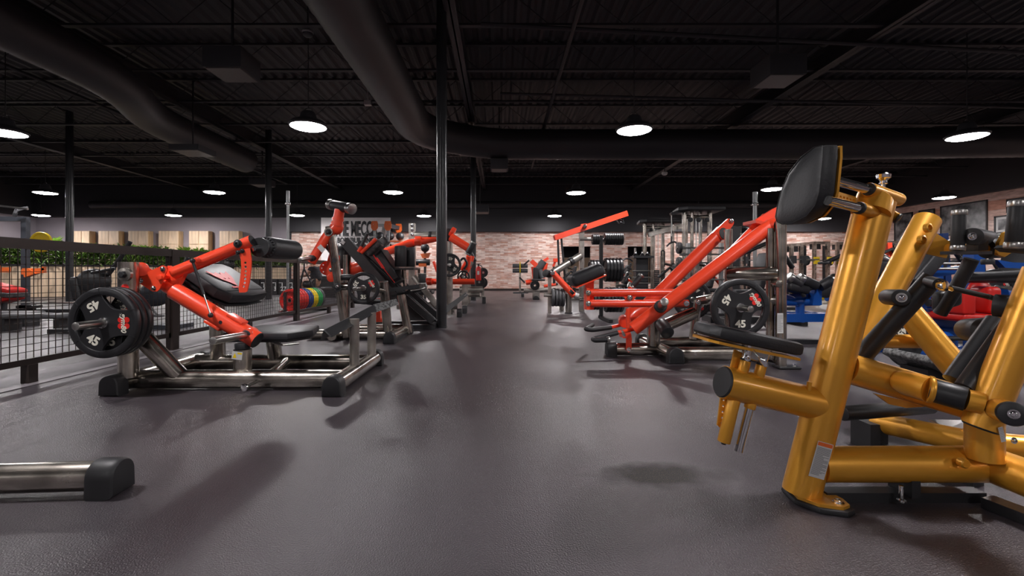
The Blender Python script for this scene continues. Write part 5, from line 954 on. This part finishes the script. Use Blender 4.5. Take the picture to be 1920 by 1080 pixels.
    P(r, 'column', BLACK, tube([V((tp,D-.2,z-.1)), V((tp,D-.2,z+.14))], .02, 8)); P(r, 'camera_body', BLACK, box(tp-.08,tp+.08,D-.25,D-.15,z+.14,z+.26)); P(r, 'lens', BLACK, cyl((tp,D-.25,z+.2),(tp,D-.36,z+.2),.04,14))
person()
# ------------------------------------------------------------------ rigs and benches behind the fence at the left
def left_rig():
    D = 9.5; t = thing('squat_rack', 'dark squat rack at the far left with orange safety arms behind the fence', 'rack', (W(48,0,D).x, D, 0)); x = W(48,0,D).x
    P(t, 'upright', MATS['blue_grey_steel'], bar((x,D,0), (x,D,W(0,412,D).z), .10, .10, (0,1,0))); P(t, 'upright', MATS['blue_grey_steel'], bar((x-1.2,D,0), (x-1.2,D,W(0,412,D).z), .10, .10, (0,1,0))); P(t, 'crossbar', MATS['blue_grey_steel'], bar((x-2.5,D,W(0,408,D).z), (x+.05,D,W(0,411,D).z), .09, .09)); P(t, 'pull_up_bar', KNURL, tube([W(-60,382,9.2), W(0,386,9.2), W(52,392,9.2)], .02, 10)); P(t, 'bracket', GREY, sheet([(0,0),(.06,.13),(.3,.16),(.3,.12),(.1,.06),(.07,-.05),(0,-.05)], [circ(.07,.09,.015,8), circ(.12,.11,.015,8)], .02, XZ(W(24,402,9.3))))
    P(t, 'safety_arm', ORANGE, bar(W(42,510,9.3), W(85,507,9.3), .05, .10), bar(W(85,507,9.3)+V((-.03,0,0)), W(85,500,9.3)+V((-.03,0,0)), .05, .05, (0,1,0)), prism([W(41,503,9.25), W(52,503,9.25), W(66,513,9.25), W(45,520,9.25)], (0,.1,0))); P(t, 'safety_arm', ORANGE, bar(W(-30,506,9.3), W(18,506,9.3), .05, .10)); P(t, 'hook', ORANGE, bar(W(-4,505,9.1), W(-4,498,9.1), .05, .05, (0,1,0))); P(t, 'floor_beam', BLACK, bar((x-2.0,D-.4,.06), (x+1.8,D-.4,.06), .1, .1)); P(t, 'barbell', KNURL, tube([W(-40,567,8.6), W(150,568,8.6)], .02, 10))
    bs = thing('rack_stand', 'dark support block carrying the barbell left behind the fence', 'stand', (W(52,0,8.6).x, 8.6, 0)); P(bs, 'block', BLACK, box(W(46,0,8.6).x, W(58,0,8.6).x, 8.5, 8.7, 0, W(0,571,8.6).z)); P(bs, 'cradle', BLACK, bar(W(40,575,8.6), W(70,575,8.6), .2, .05))
    c = W(77,454,8.2); disc(.36, .05, c, 'bright yellow round plate hanging on the rack behind the fence', YELLOW, .1); hk = P(t, 'hanging_peg', BLACK, tube([c+V((0,-.06,0)), c+V((-.02,.4,0)), V((x,D,c.z))], .022, 8))
    for k, (px, py, D2, m) in enumerate(((70,592,6.6,GREY),(10,588,7.2,GREY))):
        c = W(px, py, D2); b = thing('flat_bench', 'low grey flat bench behind the fence, '+('in front of the rack','at the picture edge')[k], 'bench', (c.x, D2, 0)); P(b, 'pad', m, rbox(c, (1,0,0), (0,1,0), (0,0,1), 1.0, .3, .07, .03)); P(b, 'leg', BLACK, box(c.x-.42, c.x-.34, D2-.12, D2+.12, 0, c.z-.03)); P(b, 'leg', BLACK, box(c.x+.34, c.x+.42, D2-.12, D2+.12, 0, c.z-.03))
    c = W(8,545,8.0); r = thing('incline_bench', 'red and black seat at the left picture edge behind the fence', 'bench', (c.x, 8.0, 0)); P(r, 'backrest', RVINYL, rbox(c+V((0,0,.04)), V((1,0,-.25)), (0,1,0), V((.25,0,1)), .5, .35, .1, .04)); P(r, 'seat', RVINYL, rbox(c+V((.05,0,-.16)), V((1,0,.3)), (0,1,0), V((-.3,0,1)), .35, .3, .08, .03)); P(r, 'cushion', MATS['mottled_vinyl'], rbox(c+V((.02,-.03,-.05)), (1,0,-.1), (0,1,0), (.1,0,1), .55, .36, .08, .03)); P(r, 'stand', BLACK, tube([V((c.x,8,0)), V((c.x,8,c.z-.15))], .04, 10), bar((c.x-.4,8,.03), (c.x+.4,8,.03), .5, .05))
mat('blue_grey_steel', (0.05,0.055,0.068), 0.4, 0.3)
left_rig()
def black_cycle(px, py, D, lab, m=BLACK):
    c = W(px,py,D); t = thing('exercise_bike', lab, 'exercise machine', (c.x, D, 0)); q = lambda x, y, z: V((c.x+x, D+y, c.z+z))
    P(t, 'shroud', m, ball(q(0,0,0), .24, 20, (1,.35,.75))); P(t, 'front_housing', m, rbox(q(-.22,0,-.1), (1,0,.2), (0,1,0), (-.2,0,1), .14, .14, .34, .05)); P(t, 'handle', m, tube(bend([q(.2,0,.1), q(.38,0,.34), q(.5,0,.55)], .1), .03, 10)); P(t, 'arm', m, tube([q(.1,-.15,.12), q(.42,-.15,.18)], .02, 8)); P(t, 'stand', m, tube([V((c.x-.1,D,.03)), q(-.1,0,-.1)], .05, 10), bar((c.x-.45,D,.03), (c.x+.45,D,.03), .4, .06)); P(t, 'pedal', GREY, rbox(q(.2,-.2,-.3), (1,0,0), (0,1,0), (0,0,1), .14, .08, .03, .01), tube([q(0,-.12,-.15), q(.2,-.2,-.3)], .014, 8))
black_cycle(176, 528, 6.4, 'black rounded exercise machine seen through the fence behind the steel upright')
black_cycle(290, 552, 6.9, 'dark exercise machine seen through the fence beside the black plates', MATS['blue_grey_steel'])
black_cycle(424, 497, 12.5, 'small dark exercise machine seen through the fence behind the back pad')
# ------------------------------------------------------------------ orange rack with balls by the lettered wall
def orange_rack():
    D = 20.2; xa, xb = W(703,0,D).x, W(728,0,D).x; t = thing('ball_rack', 'orange and grey perforated rack with shelves in front of the lettered wall', 'rack', ((xa+xb)/2, D, 0)); z = W(0,420,D).z; xr = W(748,0,21.3).x
    for x, y in ((xa,D),(xb,D),(xa+.1,21.3),(xr,21.3)):
        P(t, 'upright', GALV, sheet([(-.055,0),(.055,0),(.055,z),(-.055,z)], [circ(0, .1+k*.14, .02, 6) for k in range(int(z/.14)-1)], .09, XZ((x,y,0))))
    for x, y in ((xa,D),(xb,D),(xr,21.3)): P(t, 'corner_plate', ORANGE, sheet([(-.15,-.16),(-.07,-.27),(.07,-.27),(.15,-.16),(.15,.03),(.12,.14),(-.12,.14),(-.15,.03)], [circ(-.05,0,.018,6), circ(.06,0,.018,6)], .02, XZ((x,y-.07,z-.02))))
    P(t, 'top_beam', ORANGE, bar((xa,D-.06,z-.07), (xb,D-.06,z-.07), .05, .12)); P(t, 'name_plate', GALV, box((xa+xb)/2-.13,(xa+xb)/2+.13,D-.1,D-.085,z-.13,z)); P(t, 'side_beam', MATS['blue_grey_steel'], bar((xb+.05,D,z-.07), (xr,21.3,z-.07), .1, .16))
    for k, zz in enumerate((2.25,1.72,1.1,.55)): P(t, 'shelf', ORANGE, bar((xa-.05,D+.25,zz), (xb+.62,D+.25,zz-.04), .42, .05))
    for zz in (2.25,1.72,1.1,.55):
        for k in range(3): b = V((xa+.16+k*.44, D+.25, zz+.213-k*.01)); solo('medicine_ball', 'black medicine ball on the orange rack shelves', 'ball', VINYL, b, ball(b, .18, 18), group='medicine balls on the orange rack')
    c = W(797,460,15.0); u = thing('ball_stand', 'orange and black stand with a round ball behind the square steel post', 'rack', (c.x,15.0,0)); P(u, 'post', BLACK, bar((c.x,15,0), (c.x,15,c.z+.05), .07, .07, (0,1,0))); P(u, 'cradle', ORANGE, prism([W(788,476,14.9), W(806,474,14.9), W(802,484,14.9), (W(792,484,14.9))], (0,.2,0))); P(u, 'lower_cradle', ORANGE, bar(W(786,497,14.9), W(800,497,14.9), .2, .1)); P(u, 'roller', BLACK, cyl(W(780,492,14.9), W(806,492,14.9), .1, 16))
    b = W(797,465,14.95); solo('medicine_ball', 'single black ball on the stand behind the square steel post', 'ball', VINYL, b, ball(b, .14, 18))
orange_rack()
# ------------------------------------------------------------------ cable towers
def tower(x0, x1, ytop, D, lab, boom=None):
    a, b = W(x0,0,D).x, W(x1,0,D).x; z = W(0,ytop,D).z; t = thing('cable_tower', lab, 'gym machine', ((a+b)/2, D, 0)); w = b-a
    for i, (x, y) in enumerate(((a,D),(a+w*.28,D),(b-w*.28,D+.2),(b,D+.1),(a+w*.5,D+.7))): P(t, 'upright', STEEL, tube([(x,y,0), (x,y,z)], .055 if i in (0,3) else .04, 14))
    P(t, 'base', STEEL, bar((a-.1,D,.04), (b+.1,D,.04), .12, .08), bar((a,D-.1,.04), (a,D+.9,.04), .1, .08), bar((b,D-.1,.04), (b,D+.9,.04), .1, .08))
    P(t, 'top_plate', BLACK, pillow([(a-.22,D-.2,z), (a-.05,D-.35,z), (b+.2,D-.3,z), (b+.25,D+.4,z), (b,D+.8,z), (a-.1,D+.5,z)], (0,0,.09), .3, 0)); P(t, 'crossbar', STEEL, tube([(a,D,z-.12), (b,D+.1,z-.12)], .045, 12)); 
    for k in range(3): P(t, 'guide_rod', KNURL, tube([(a+w*(.38+.12*k),D+.1,.1), (a+w*(.38+.12*k),D+.1,z)], .012, 8))
    st = P(t, 'weight_stack', BLACK, *[box(a+w*.32, a+w*.72, D+.02, D+.2, .15+k*.055, .198+k*.055) for k in range(14)])
    for k in range(3): P(t, 'pulley', BLACK, cyl((a+w*(.2+.3*k),D-.06,z-.2), (a+w*(.2+.3*k),D-.02,z-.2), .06, 16))
    return a, b, z, t
D1 = 14.2; a, b, z, t = tower(1209, 1263, 419, D1, 'raw steel cable tower, the farther and shorter of the two'); P(t, 'boom', STEEL, bar(W(1215,440,D1-.1), W(1279,424,D1-.1), .10, .14)); P(t, 'cable', BLACK, tube([W(1204,434,D1-.2), W(1204,480,D1-.2)], .007, 6)); P(t, 'pull_handle', BLACK, tube(bend([W(1240,500,D1-.2), W(1240,470,D1-.2), W(1246,470,D1-.2), W(1246,500,D1-.2)], .1), .02, 8))
D2 = 11.2; a, b, z, t = tower(1283, 1334, 397, D2, 'tall raw steel cable tower behind the long red arms'); P(t, 'boom', BLACK, prism([W(1258,399,D2-.1), W(1285,389,D2-.1), W(1330,386,D2-.1), W(1330,393,D2-.1), W(1285,397,D2-.1), W(1260,404,D2-.1)], (0,.12,0))); P(t, 'cable', KNURL, tube([W(1259,398,D2-.05), W(1259,444,D2-.05)], .012, 6)); P(t, 'cable_hook', BLACK, tube([W(1259,443,D2-.05), W(1259,456,D2-.05)], .018, 8)); P(t, 'pulldown_bar', BLACK, tube(bend([W(1250,462,D2-.05), W(1257,455,D2-.05), W(1266,453,D2-.05), W(1269,457,D2-.05)], .1), .02, 8)); P(t, 'cable', BLACK, tube([W(1269.5,424,D2-.05), W(1269.5,455,D2-.05)], .008, 6))
def barbell_rack():
    D = 8.8; xa, xb = W(1290,0,D).x, W(1352,0,D).x; t = thing('barbell_rack', 'upright rack holding horizontal barbells behind the long red arms', 'rack', ((xa+xb)/2, D, 0))
    for x in (xa, xb): P(t, 'upright', GALV, bar((x,D,0), (x,D,W(0,456,D).z), .05, .09, (0,1,0)))
    P(t, 'base', BLACK, bar((xa-.1,D,.03), (xb+.1,D,.03), .3, .06)); return t
barbell_rack()
for k, (y, lab, pl_) in enumerate(((465,'topmost, plate on its end',1),(477,'second from the top',0),(493,'third down, plate on its end',1),(524,'lowest',0))):
    D = 8.72; t = thing('barbell', 'chrome barbell on the rack behind the red arms, '+lab, 'barbell', W(1272,y,D)); P(t, 'shaft', KNURL, tube([W(1276,y,D), W(1366,y,D)], .016, 10)); P(t, 'sleeve', KNURL, tube([W(1268 if pl_ else 1274,y,D), W(1286,y,D)], .026, 12))
    if pl_: P(t, 'fixed_plate', RUBBER, cyl(W(1270,y,D), W(1276.5,y,D), .11, 20)); P(t, 'collar', CHROME, cyl(W(1276.5,y,D), W(1279,y,D), .05, 14))
def kb_stand():
    D = 10.6; xa, xb = W(1187,0,D).x, W(1221,0,D).x; t = thing('attachment_stand', 'black stand of cable attachments topped by chrome cones, left of the far tower', 'rack', ((xa+xb)/2, D, 0)); P(t, 'mast', BLACK, box((xa+xb)/2-.14,(xa+xb)/2+.14,D,D+.2,0,W(0,484,D).z)); P(t, 'top_shelf', BLACK, box(xa-.02,xb+.02,D-.15,D+.2,W(0,484,D).z,W(0,480,D).z))
    for y in (508, 520, 531): P(t, 'shelf_bar', KNURL, tube([W(1186,y,D-.1), W(1219,y,D-.1)], .016, 8))
    P(t, 'side_post', STEEL, tube([(xb-.02,D-.1,0), (xb-.02,D-.1,W(0,480,D).z)], .02, 8)); P(t, 'base', BLACK, box(xa,xb,D-.2,D+.3,0,.06))
    for x in (1192, 1204, 1214): c = W(x,480,D-.03); P(t, 'cone', CHROME, lathe([(.07,0),(.06,.02),(.025,.06),(.02,.10)], c, (0,0,1), 16))
    P(t, 'spindle', KNURL, tube([W(1191,478,D), W(1191,465,D)], .025, 10))
    for k in range(5): y = (505,514,522,533,498)[k]; P(t, 'attachment', (BLACK,KNURL)[k % 2], tube(bend([W(1168+k*3,y+5,D-.1), W(1174+k*2,y-5,D-.1), W(1184,y,D-.1)], .05), .018, 8))
    P(t, 'curl_bar', BLACK, tube(bend([W(1163,492,D), W(1172,485,D), W(1180,485,D), W(1186,490,D)], .1), .018, 8))
kb_stand()
def box_machine(px0, px1, py0, py1, D, lab, name='gym_machine', accent=None):
    a, b = W(px0,0,D).x, W(px1,0,D).x; z0, z1 = 0, W(0,py0,D).z; t = thing(name, lab, 'gym machine', ((a+b)/2, D, 0)); w = b-a
    P(t, 'base', BLACK, bar((a,D,.04), (b,D,.04), .12, .08), bar((a+.05,D-.3,.04), (a+.05,D+.4,.04), .1, .08), bar((b-.05,D-.3,.04), (b-.05,D+.4,.04), .1, .08)); P(t, 'upright', STEEL, bar((a+w*.2,D,.05), (a+w*.2,D,z1), .09, .09, (0,1,0))); P(t, 'upright', BLACK, bar((a+w*.8,D+.2,.05), (a+w*.8,D+.2,z1*.85), .09, .09, (0,1,0)))
    P(t, 'crossbar', STEEL, tube([(a+w*.2,D,z1*.85), (a+w*.8,D+.2,z1*.8)], .035, 10)); P(t, 'arm', accent or BLACK, tube([(a,D-.1,z1*.55), (a+w*.5,D-.1,z1*.75), (b,D-.1,z1*.5)], .04, 10)); P(t, 'seat', VINYL, rbox(((a+b)/2,D-.15,.46), (1,0,0), (0,1,0), (0,0,1), w*.45, .4, .08, .03)); P(t, 'backrest', VINYL, rbox((a+w*.65,D-.1,.78), (.25,0,1), (0,1,0), (1,0,-.25), .55, .35, .09, .03)); P(t, 'seat_post', STEEL, tube([((a+b)/2,D-.1,.05), ((a+b)/2,D-.1,.43)], .035, 10)); return t
box_machine(1232, 1275, 480, 545, 12.5, 'low dark machine between the two cable towers'); box_machine(1296, 1345, 478, 560, 9.9, 'dark seated machine under the red arms beside the barbell rack', accent=RED); box_machine(1150, 1184, 498, 545, 13.5, 'small dark machine behind the plate tree', accent=RED); box_machine(1056, 1084, 492, 545, 15.5, 'small distant machine left of the plate tree'); 
D = 12; a = W(1388,0,D).x; sp = thing('speaker_panel', 'tall narrow black panel with a small hood lamp behind the red yoke', 'panel', (a-.1, D, 0)); P(sp, 'panel', BLACK, box(W(1371,0,D).x, W(1388,0,D).x, D, D+.08, 0, W(0,425,D).z)); P(sp, 'frame', STEEL, tube([(a+.02,D,0), (a+.02,D,W(0,424,D).z), (W(1370,0,D).x,D,W(0,424,D).z)], .015, 8))
# fans or hood beside the panel
c = W(1398,433,12.3); hd2 = thing('wall_fan', 'small round black hood on a stem beside the narrow panel', 'lamp', c); P(hd2, 'hood', BLACK, ball(c, .13, 16, (1.2,1,.7))); P(hd2, 'rim', KNURL, bar(c+V((-.13,-.1,-.08)), c+V((.06,-.1,-.03)), .06, .03)); P(hd2, 'stem', BLACK, tube([V((c.x-.02,12.3,0)), c+V((-.02,0,-.05))], .02, 8)); P(hd2, 'foot', BLACK, cyl((c.x-.02,12.3,0), (c.x-.02,12.3,.03), .18, 16))
# ------------------------------------------------------------------ power racks at the right rear
def power_rack(px0, px1, py0, D, lab, yel=False):
    a, b = W(px0,0,D).x, W(px1,0,D).x; z = W(0,py0,D).z; t = thing('power_rack', lab, 'rack', ((a+b)/2, D, 0))
    for x, y in ((a,D),(b,D)): P(t, 'upright', STEEL, sheet([(-.05,0),(.05,0),(.05,z),(-.05,z)], [circ(0, .2+k*.15, .016, 6) for k in range(int((z-.3)/.15))], .09, XZ((x,y,0))))
    for x, y in ((a,D+1.2),(b,D+1.2)): P(t, 'rear_upright', BLACK, bar((x,y,0), (x,y,z), .08, .08, (0,1,0)))
    P(t, 'top_frame', STEEL, bar((a,D,z-.04), (b,D,z-.04), .08, .08), bar((a,D,z-.04), (a,D+1.2,z-.04), .08, .08), bar((b,D,z-.04), (b,D+1.2,z-.04), .08, .08)); P(t, 'pull_up_bar', BLACK, tube([(a,D+.6,z-.05), (b,D+.6,z-.05)], .025, 8))
    zb = 1.25; P(t, 'bar', KNURL, tube([(a-.5,D-.1,zb), (b+.5,D-.1,zb)], .022, 10)); P(t, 'hook', YELLOW if yel else BLACK, box(a-.07,a+.07,D-.16,D-.05,zb-.12,zb+.12)); P(t, 'hook', YELLOW if yel else BLACK, box(b-.07,b+.07,D-.16,D-.05,zb-.12,zb+.12)); P(t, 'net', BLACK, *[tube([(a+(b-a)*k/9,D+1.2,.1), (a+(b-a)*k/9,D+1.2,z)], .008, 4) for k in range(1,9)]); P(t, 'top_pulley', BLACK, box(a+.1,a+.35,D+.2,D+.4,z-.25,z-.08)); P(t, 'plate', RUBBER, cyl((a-.38,D-.1,zb), (a-.3,D-.1,zb), .17, 20)); 
power_rack(1527, 1552, 453, 15.8, 'raw steel power rack left of the gold upright, right one', True); power_rack(1484, 1502, 457, 14.8, 'raw steel power rack left of the gold upright, left one'); power_rack(1570, 1590, 454, 16.3, 'raw steel power rack just touching the gold upright', True); power_rack(1395, 1440, 461, 15.5, 'raw steel power rack behind the thin grey pole'); power_rack(1668, 1700, 452, 16.5, 'power rack between the two gold columns'); power_rack(1740, 1800, 455, 14.0, 'power rack behind the front black handle')
D = 14; yb = thing('plate_box', 'yellow low perforated base far behind the gold upright', 'rack base', (W(1562,0,D).x, D, 0)); P(yb, 'side_plate', YELLOW, sheet([(0,0),(1.2,0),(1.2,.3),(.9,.45),(.3,.3),(0,.35)], [circ(.2+k*.2,.15,.03,8) for k in range(5)], .05, XZ((W(1548,0,D).x, D-.1, .0)))); P(yb, 'side_plate', YELLOW, sheet([(0,0),(1.2,0),(1.2,.3),(.9,.45),(.3,.3),(0,.35)], [], .05, XZ((W(1548,0,D).x, D+.6, .0))))
# red curved bench back
D = 10.5; c = W(1440,495,D); r = thing('seated_machine', 'red shelled seat back showing left of the tall steel upright', 'gym machine', (c.x, D, 0)); P(r, 'shell', RED, tube(bend([W(1424,540,D), W(1430,497,D), W(1446,487,D), W(1462,487,D)], .25, 8), .06, 14)); P(r, 'pad', VINYL, rbox(W(1446,505,D), (.2,0,1), (0,1,0), (1,0,-.2), .5, .4, .3, .1)); P(r, 'arm', KNURL, tube([W(1424,506,D-.2), W(1470,504,D-.2)], .03, 10)); P(r, 'base', BLACK, tube([V((W(1430,0,D).x,D,.03)), W(1424,540,D)], .05, 10), bar((c.x-.5,D,.03), (c.x+.5,D,.03), .5, .06))
# ------------------------------------------------------------------ blue machines
def blue_front():
    t = thing('blue_bench_machine', 'blue framed bench machine behind the tall steel upright, black rollers on top', 'gym machine', (3.1,5.2,0)); B = lambda n, *g: P(t, n, BLUE, *g); D = 5.35
    B('base_rail', bar(W(1440,596,D), W(1550,595,D), .09, .095)); B('rear_rail', tube([W(1440,590,5.9), W(1510,592,5.9)], .045, 16)); B('post', tube([W(1500,604,D), W(1500,570,D)], .046, 18)); B('beam', tube([W(1440,566,D), W(1536,566,D)], .045, 18)); B('head_plate', prism([W(1524,572,D-.1), W(1541,572,D-.1), W(1541,537,D-.1), W(1528,542,D-.1)], (0,.2,0)), prism([W(1480,552,D), W(1530,545,D), W(1540,537,D), W(1540,560,D), W(1500,562,D)], (0,.04,0))); B('left_bracket', bar(W(1440,545,D), W(1500,570,D), .06, .07)); P(t, 'base_cap', RUBBER, box(W(1549,0,D).x, W(1554,0,D).x, D-.06, D+.06, 0, .16)); P(t, 'caster', RUBBER, cyl(W(1446,605,5.0), W(1448,603,5.14), .08, 20), cyl(W(1510,595,5.6), W(1512,594,5.7), .06, 18))
    P(t, 'runner', BLACK, box(2.9, W(1548,0,D).x, D-.05, D+.05, 0, .05))
    for a, b in (((1498,522),(1531,536)), ((1537,538),(1566,522)), ((1478,519),(1500,535))): 
        g = P(t, 'roller', VINYL, cyl(W(*a,5.2), W(*b,5.2), .056, 22)); q = W(*(a if a[0] != 1537 else b),5.2); o_ = W(*(b if a[0] != 1537 else a),5.2); P(t, 'roller_cap', KNURL, cyl(q-(o_-q).normalized()*.01, q+(o_-q).normalized()*.05, .059, 22), parent=g)
    P(t, 'cushion', VINYL, rbox(W(1485,540,5.3), (1,0,-.2), (0,1,0), (.2,0,1), .26, .3, .1, .04)); P(t, 'linkage', BLACK, tube([W(1498,540,5.2), W(1508,556,5.2)], .025, 10), tube([W(1508,545,5.2), W(1533,538,5.2)], .02, 8)); P(t, 'weight_hub', RUBBER, cyl(W(1548,545,5.6), W(1549,545,5.8), .09, 22)); P(t, 'rod', KNURL, tube([W(1440,545,5.3), W(1478,550,5.3)], .012, 8))
    u = thing('blue_lever_machine', 'blue frame with red padded seat behind the gold machine', 'gym machine', (4.0,4.4,0)); B = lambda n, *g, **k: P(u, n, BLUE, *g, **k); D = 4.4
    B('upright', bar(W(1826,660,4.6), W(1826,475,4.6), .11, .11, (0,1,0))); B('tall_post', bar(V((W(1752,0,5.0).x,5.0,0)), W(1752,470,5.0), .10, .10, (0,1,0))); B('main_beam', tube([W(1730,595,D), W(1860,608,D)], .09, 20)); B('seat_beam', tube([W(1740,620,D), W(1850,628,D)], .06, 18)); B('leg', tube([V((W(1783,0,D).x,D,.0)), W(1783,630,D)], .05, 16)); B('foot_tube', tube([V((W(1700,0,D).x,D,.06)), V((W(1900,0,D).x,D,.06))], .06, 18)); B('wing', prism([W(1744,510,4.3), W(1775,502,4.3), W(1812,498,4.3), W(1850,520,4.3), W(1835,524,4.3), W(1805,512,4.3), W(1752,520,4.3)], (0,.05,0)), prism([W(1870,487,4.0), W(1900,492,4.0), W(1960,494,4.0), W(1960,505,4.0), W(1885,502,4.0)], (0,.05,0))); B('bracket', bar(W(1700,540,4.5), W(1714,560,4.5), .12, .12)); B('cross_tube', tube([W(1730,572,4.6), W(1800,560,4.6)], .05, 16)); B('ball_joint', ball(W(1772,636,4.2), .07, 16)); B('side_rail', tube([W(1880,550,4.8), W(1960,555,4.8)], .06, 16))
    P(u, 'seat', RVINYL, rbox(W(1815,594,4.2), (1,0,-.03), (0,1,0), (.03,0,1), .46, .4, .075, .03)); P(u, 'side_pad', RVINYL, rbox(W(1798,567,4.1), (1,0,0), (0,1,0), (0,0,1), .11, .2, .20, .02)); P(u, 'side_pad', RVINYL, rbox(W(1847,562,4.15), (1,0,0), (0,1,0), (0,0,1), .12, .2, .24, .04)); P(u, 'back_pad', RVINYL, ball(W(1836,548,4.3), .115, 20, (1,.5,1)), label='round topped red pad')
    for y in (494, 504): P(u, 'guide_rod', KNURL, tube([W(1750,y,4.2), W(1800,y,4.2)], .013, 10))
    P(u, 'black_beam', BLACK, tube([W(1740,568,4.3), W(1850,570,4.3)], .035, 14), tube([W(1800,520,4.1), W(1960,521,4.1)], .05, 14)); P(u, 'arm_pad', VINYL, rbox(W(1718,505,4.2), (.6,0,.7), (0,1,0), (-.7,0,.6), .35, .3, .12, .03)); P(u, 'roller', VINYL, cyl(W(1690,520,4.3), W(1730,500,4.3), .06, 18)); P(u, 'small_roller', BLACK, cyl(W(1852,496,4.0), W(1852,486,4.0), .045, 16)); P(u, 'grip', KNURL, cyl(W(1650,482,4.8), W(1668,492,4.8), .045, 16)); P(u, 'pad_box', VINYL, rbox(W(1648,505,4.8), (1,0,-.2), (0,1,0), (.2,0,1), .18, .2, .17, .03)); P(u, 'stay', BLACK, tube([W(1770,634,4.1), W(1830,635,4.1)], .02, 10)); P(u, 'red_guard', RED, bar(W(1650,533,5.5), W(1680,530,5.5), .1, .05), bar(W(1755,562,4.4), W(1775,561,4.4), .1, .05)); P(u, 'pad_post', BLUE, tube([V((W(1648,0,4.8).x,4.8,0)), W(1648,512,4.8)], .04, 14))
    p = W(1865,540,4.9); plate('35', .40, p, 'black plate with pale numerals on the blue frame behind the gold machine', .6); P(u, 'plate_peg', KNURL, tube([p+V((0,-.15,0)), p+V((0,.2,0)), W(1826,545,4.75)], .0245, 12))
    p = V((W(1690,0,4.0).x, 3.9, .235)); plate('45', .45, p, 'black plate leaning low behind the gold braces', .3); P(u, 'storage_peg', KNURL, tube([p+V((0,-.05,0)), p+V((0,.5,0))], .0245, 12))
    w = thing('step_board', 'pale brown wooden step standing behind the gold machine at right', 'step', (W(1815,0,5.8).x, 5.8, 0)); P(w, 'board', MATS['taupe_board'], box(W(1797,0,5.8).x, W(1835,0,5.8).x, 5.8, 6.1, .0, .42)); P(w, 'ledge', MATS['taupe_board'], box(W(1797,0,5.8).x-.02, W(1835,0,5.8).x+.02, 5.75, 6.1, .42, .45))
    s = thing('footrest', 'grey ribbed foot rest lying behind the gold brace', 'foot rest', W(1745,690,2.9)); c = W(1742,688,3.0); s.location = (c.x, 3.0, 0); P(s, 'tread', MATS['perforated_tread'], rbox(c, V((.8,0,-.45)), (0,1,0), V((.45,0,.8)), .32, .4, .05, .015)); P(s, 'edge', KNURL, tube([c+V((-.13,-.2,.09)), c+V((.13,-.2,-.055))], .008, 8)); P(s, 'support', BLACK, box(c.x-.1, c.x+.1, 2.9, 3.1, 0, c.z))
mat('taupe_board', lin(120,108,108), 0.5)
blue_front()
def blue_far(px, D, lab, m=BLUE):
    c = W(px,0,D); t = thing('gym_machine', lab, 'gym machine', (c.x, D, 0)); q = lambda x, y, z: V((c.x+x, D+y, z))
    P(t, 'base', m, bar(q(-.7,0,.05), q(.7,0,.05), .1, .1), bar(q(-.6,-.4,.05), q(-.6,.4,.05), .1, .1), bar(q(.6,-.4,.05), q(.6,.4,.05), .1, .1)); P(t, 'upright', m, bar(q(.4,0,.05), q(.3,0,1.5), .1, .1, (0,1,0))); P(t, 'arm', BLACK, tube([q(-.5,-.1,1.0), q(.3,-.1,1.35), q(.6,-.1,.9)], .04, 12)); P(t, 'seat', VINYL, rbox(q(-.15,0,.5), (1,0,0), (0,1,0), (0,0,1), .45, .4, .08, .03)); P(t, 'backrest', VINYL, rbox(q(.15,0,.85), (.3,0,1), (0,1,0), (1,0,-.3), .6, .35, .1, .03)); P(t, 'seat_post', m, tube([q(-.15,0,.06), q(-.15,0,.47)], .045, 12)); P(t, 'beam', m, tube([q(-.4,0,.35), q(.4,0,.45)], .05, 12)); P(t, 'grip', RUBBER, tube([q(-.5,-.25,1.0), q(-.5,.05,1.0)], .025, 10))
blue_far(1735, 8.0, 'blue machine farther back between the gold columns'); blue_far(1880, 6.2, 'blue machine farther back at the right edge'); blue_far(1590, 8.5, 'blue machine half hidden behind the gold upright'); blue_far(1640, 10.4, 'red framed machine behind the blue ones', RED); blue_far(1410, 7.6, 'dark machine low behind the 45 plate', BLACK); blue_far(1810, 10.0, 'dark machine in front of the right wall pictures', BLACK); blue_far(1690, 12.4, 'distant dark machine below the right wall pictures', BLACK)
# ------------------------------------------------------------------ framed pictures on the right wall
for k, (x0, x1, y0, y1, mt, lab) in enumerate(((1676,1710,400,470,0,'first from the corner, tall'),(1722,1751,393,425,0,'second from the corner'),(1762,1850,381,440,0,'large wide one in the middle'),(1863,1912,403,437,1,'with a white mount, below the end one'),(1886,1925,371,397,0,'high one at the picture edge'),(1640,1662,412,440,0,'small one nearest the corner'))):
    d0, d1 = (XR-.05)*F/(x0-CX), (XR-.05)*F/(x1-CX); dm = (d0+d1)/2; z1, z0 = HC-(y0-CY)*dm/F, HC-(y1-CY)*dm/F; X = XR-.004
    t = thing('framed_photo', 'framed monochrome picture on the right brick wall, '+lab, 'picture', (X, dm, (z0+z1)/2)); b = .05
    P(t, 'frame', BLACK, box(X-.04,X,d1,d1+b,z0,z1), box(X-.04,X,d0-b,d0,z0,z1), box(X-.04,X,d1,d0,z0,z0+b), box(X-.04,X,d1,d0,z1-b,z1))
    if mt: P(t, 'mount', LABEL, box(X-.02,X-.002,d1+b,d0-b,z0+b,z1-b))
    m = .13 if mt else b; P(t, 'picture', PHOTO, box(X-.025,X-.001,d1+m,d0-m,z0+m,z1-m))
# tan cupboards glimpsed through the wall openings
for k, (a, b) in enumerate(holes): solo('cupboard', ('tan cupboard seen through the left wall opening', 'tan cupboard seen through the right wall opening')[k], 'cupboard', PLY2, ((a+b)/2, YF+1.6, 0), box(a-.3, b+.3, YF+1.6, YF+2.0, 0, 1.62))
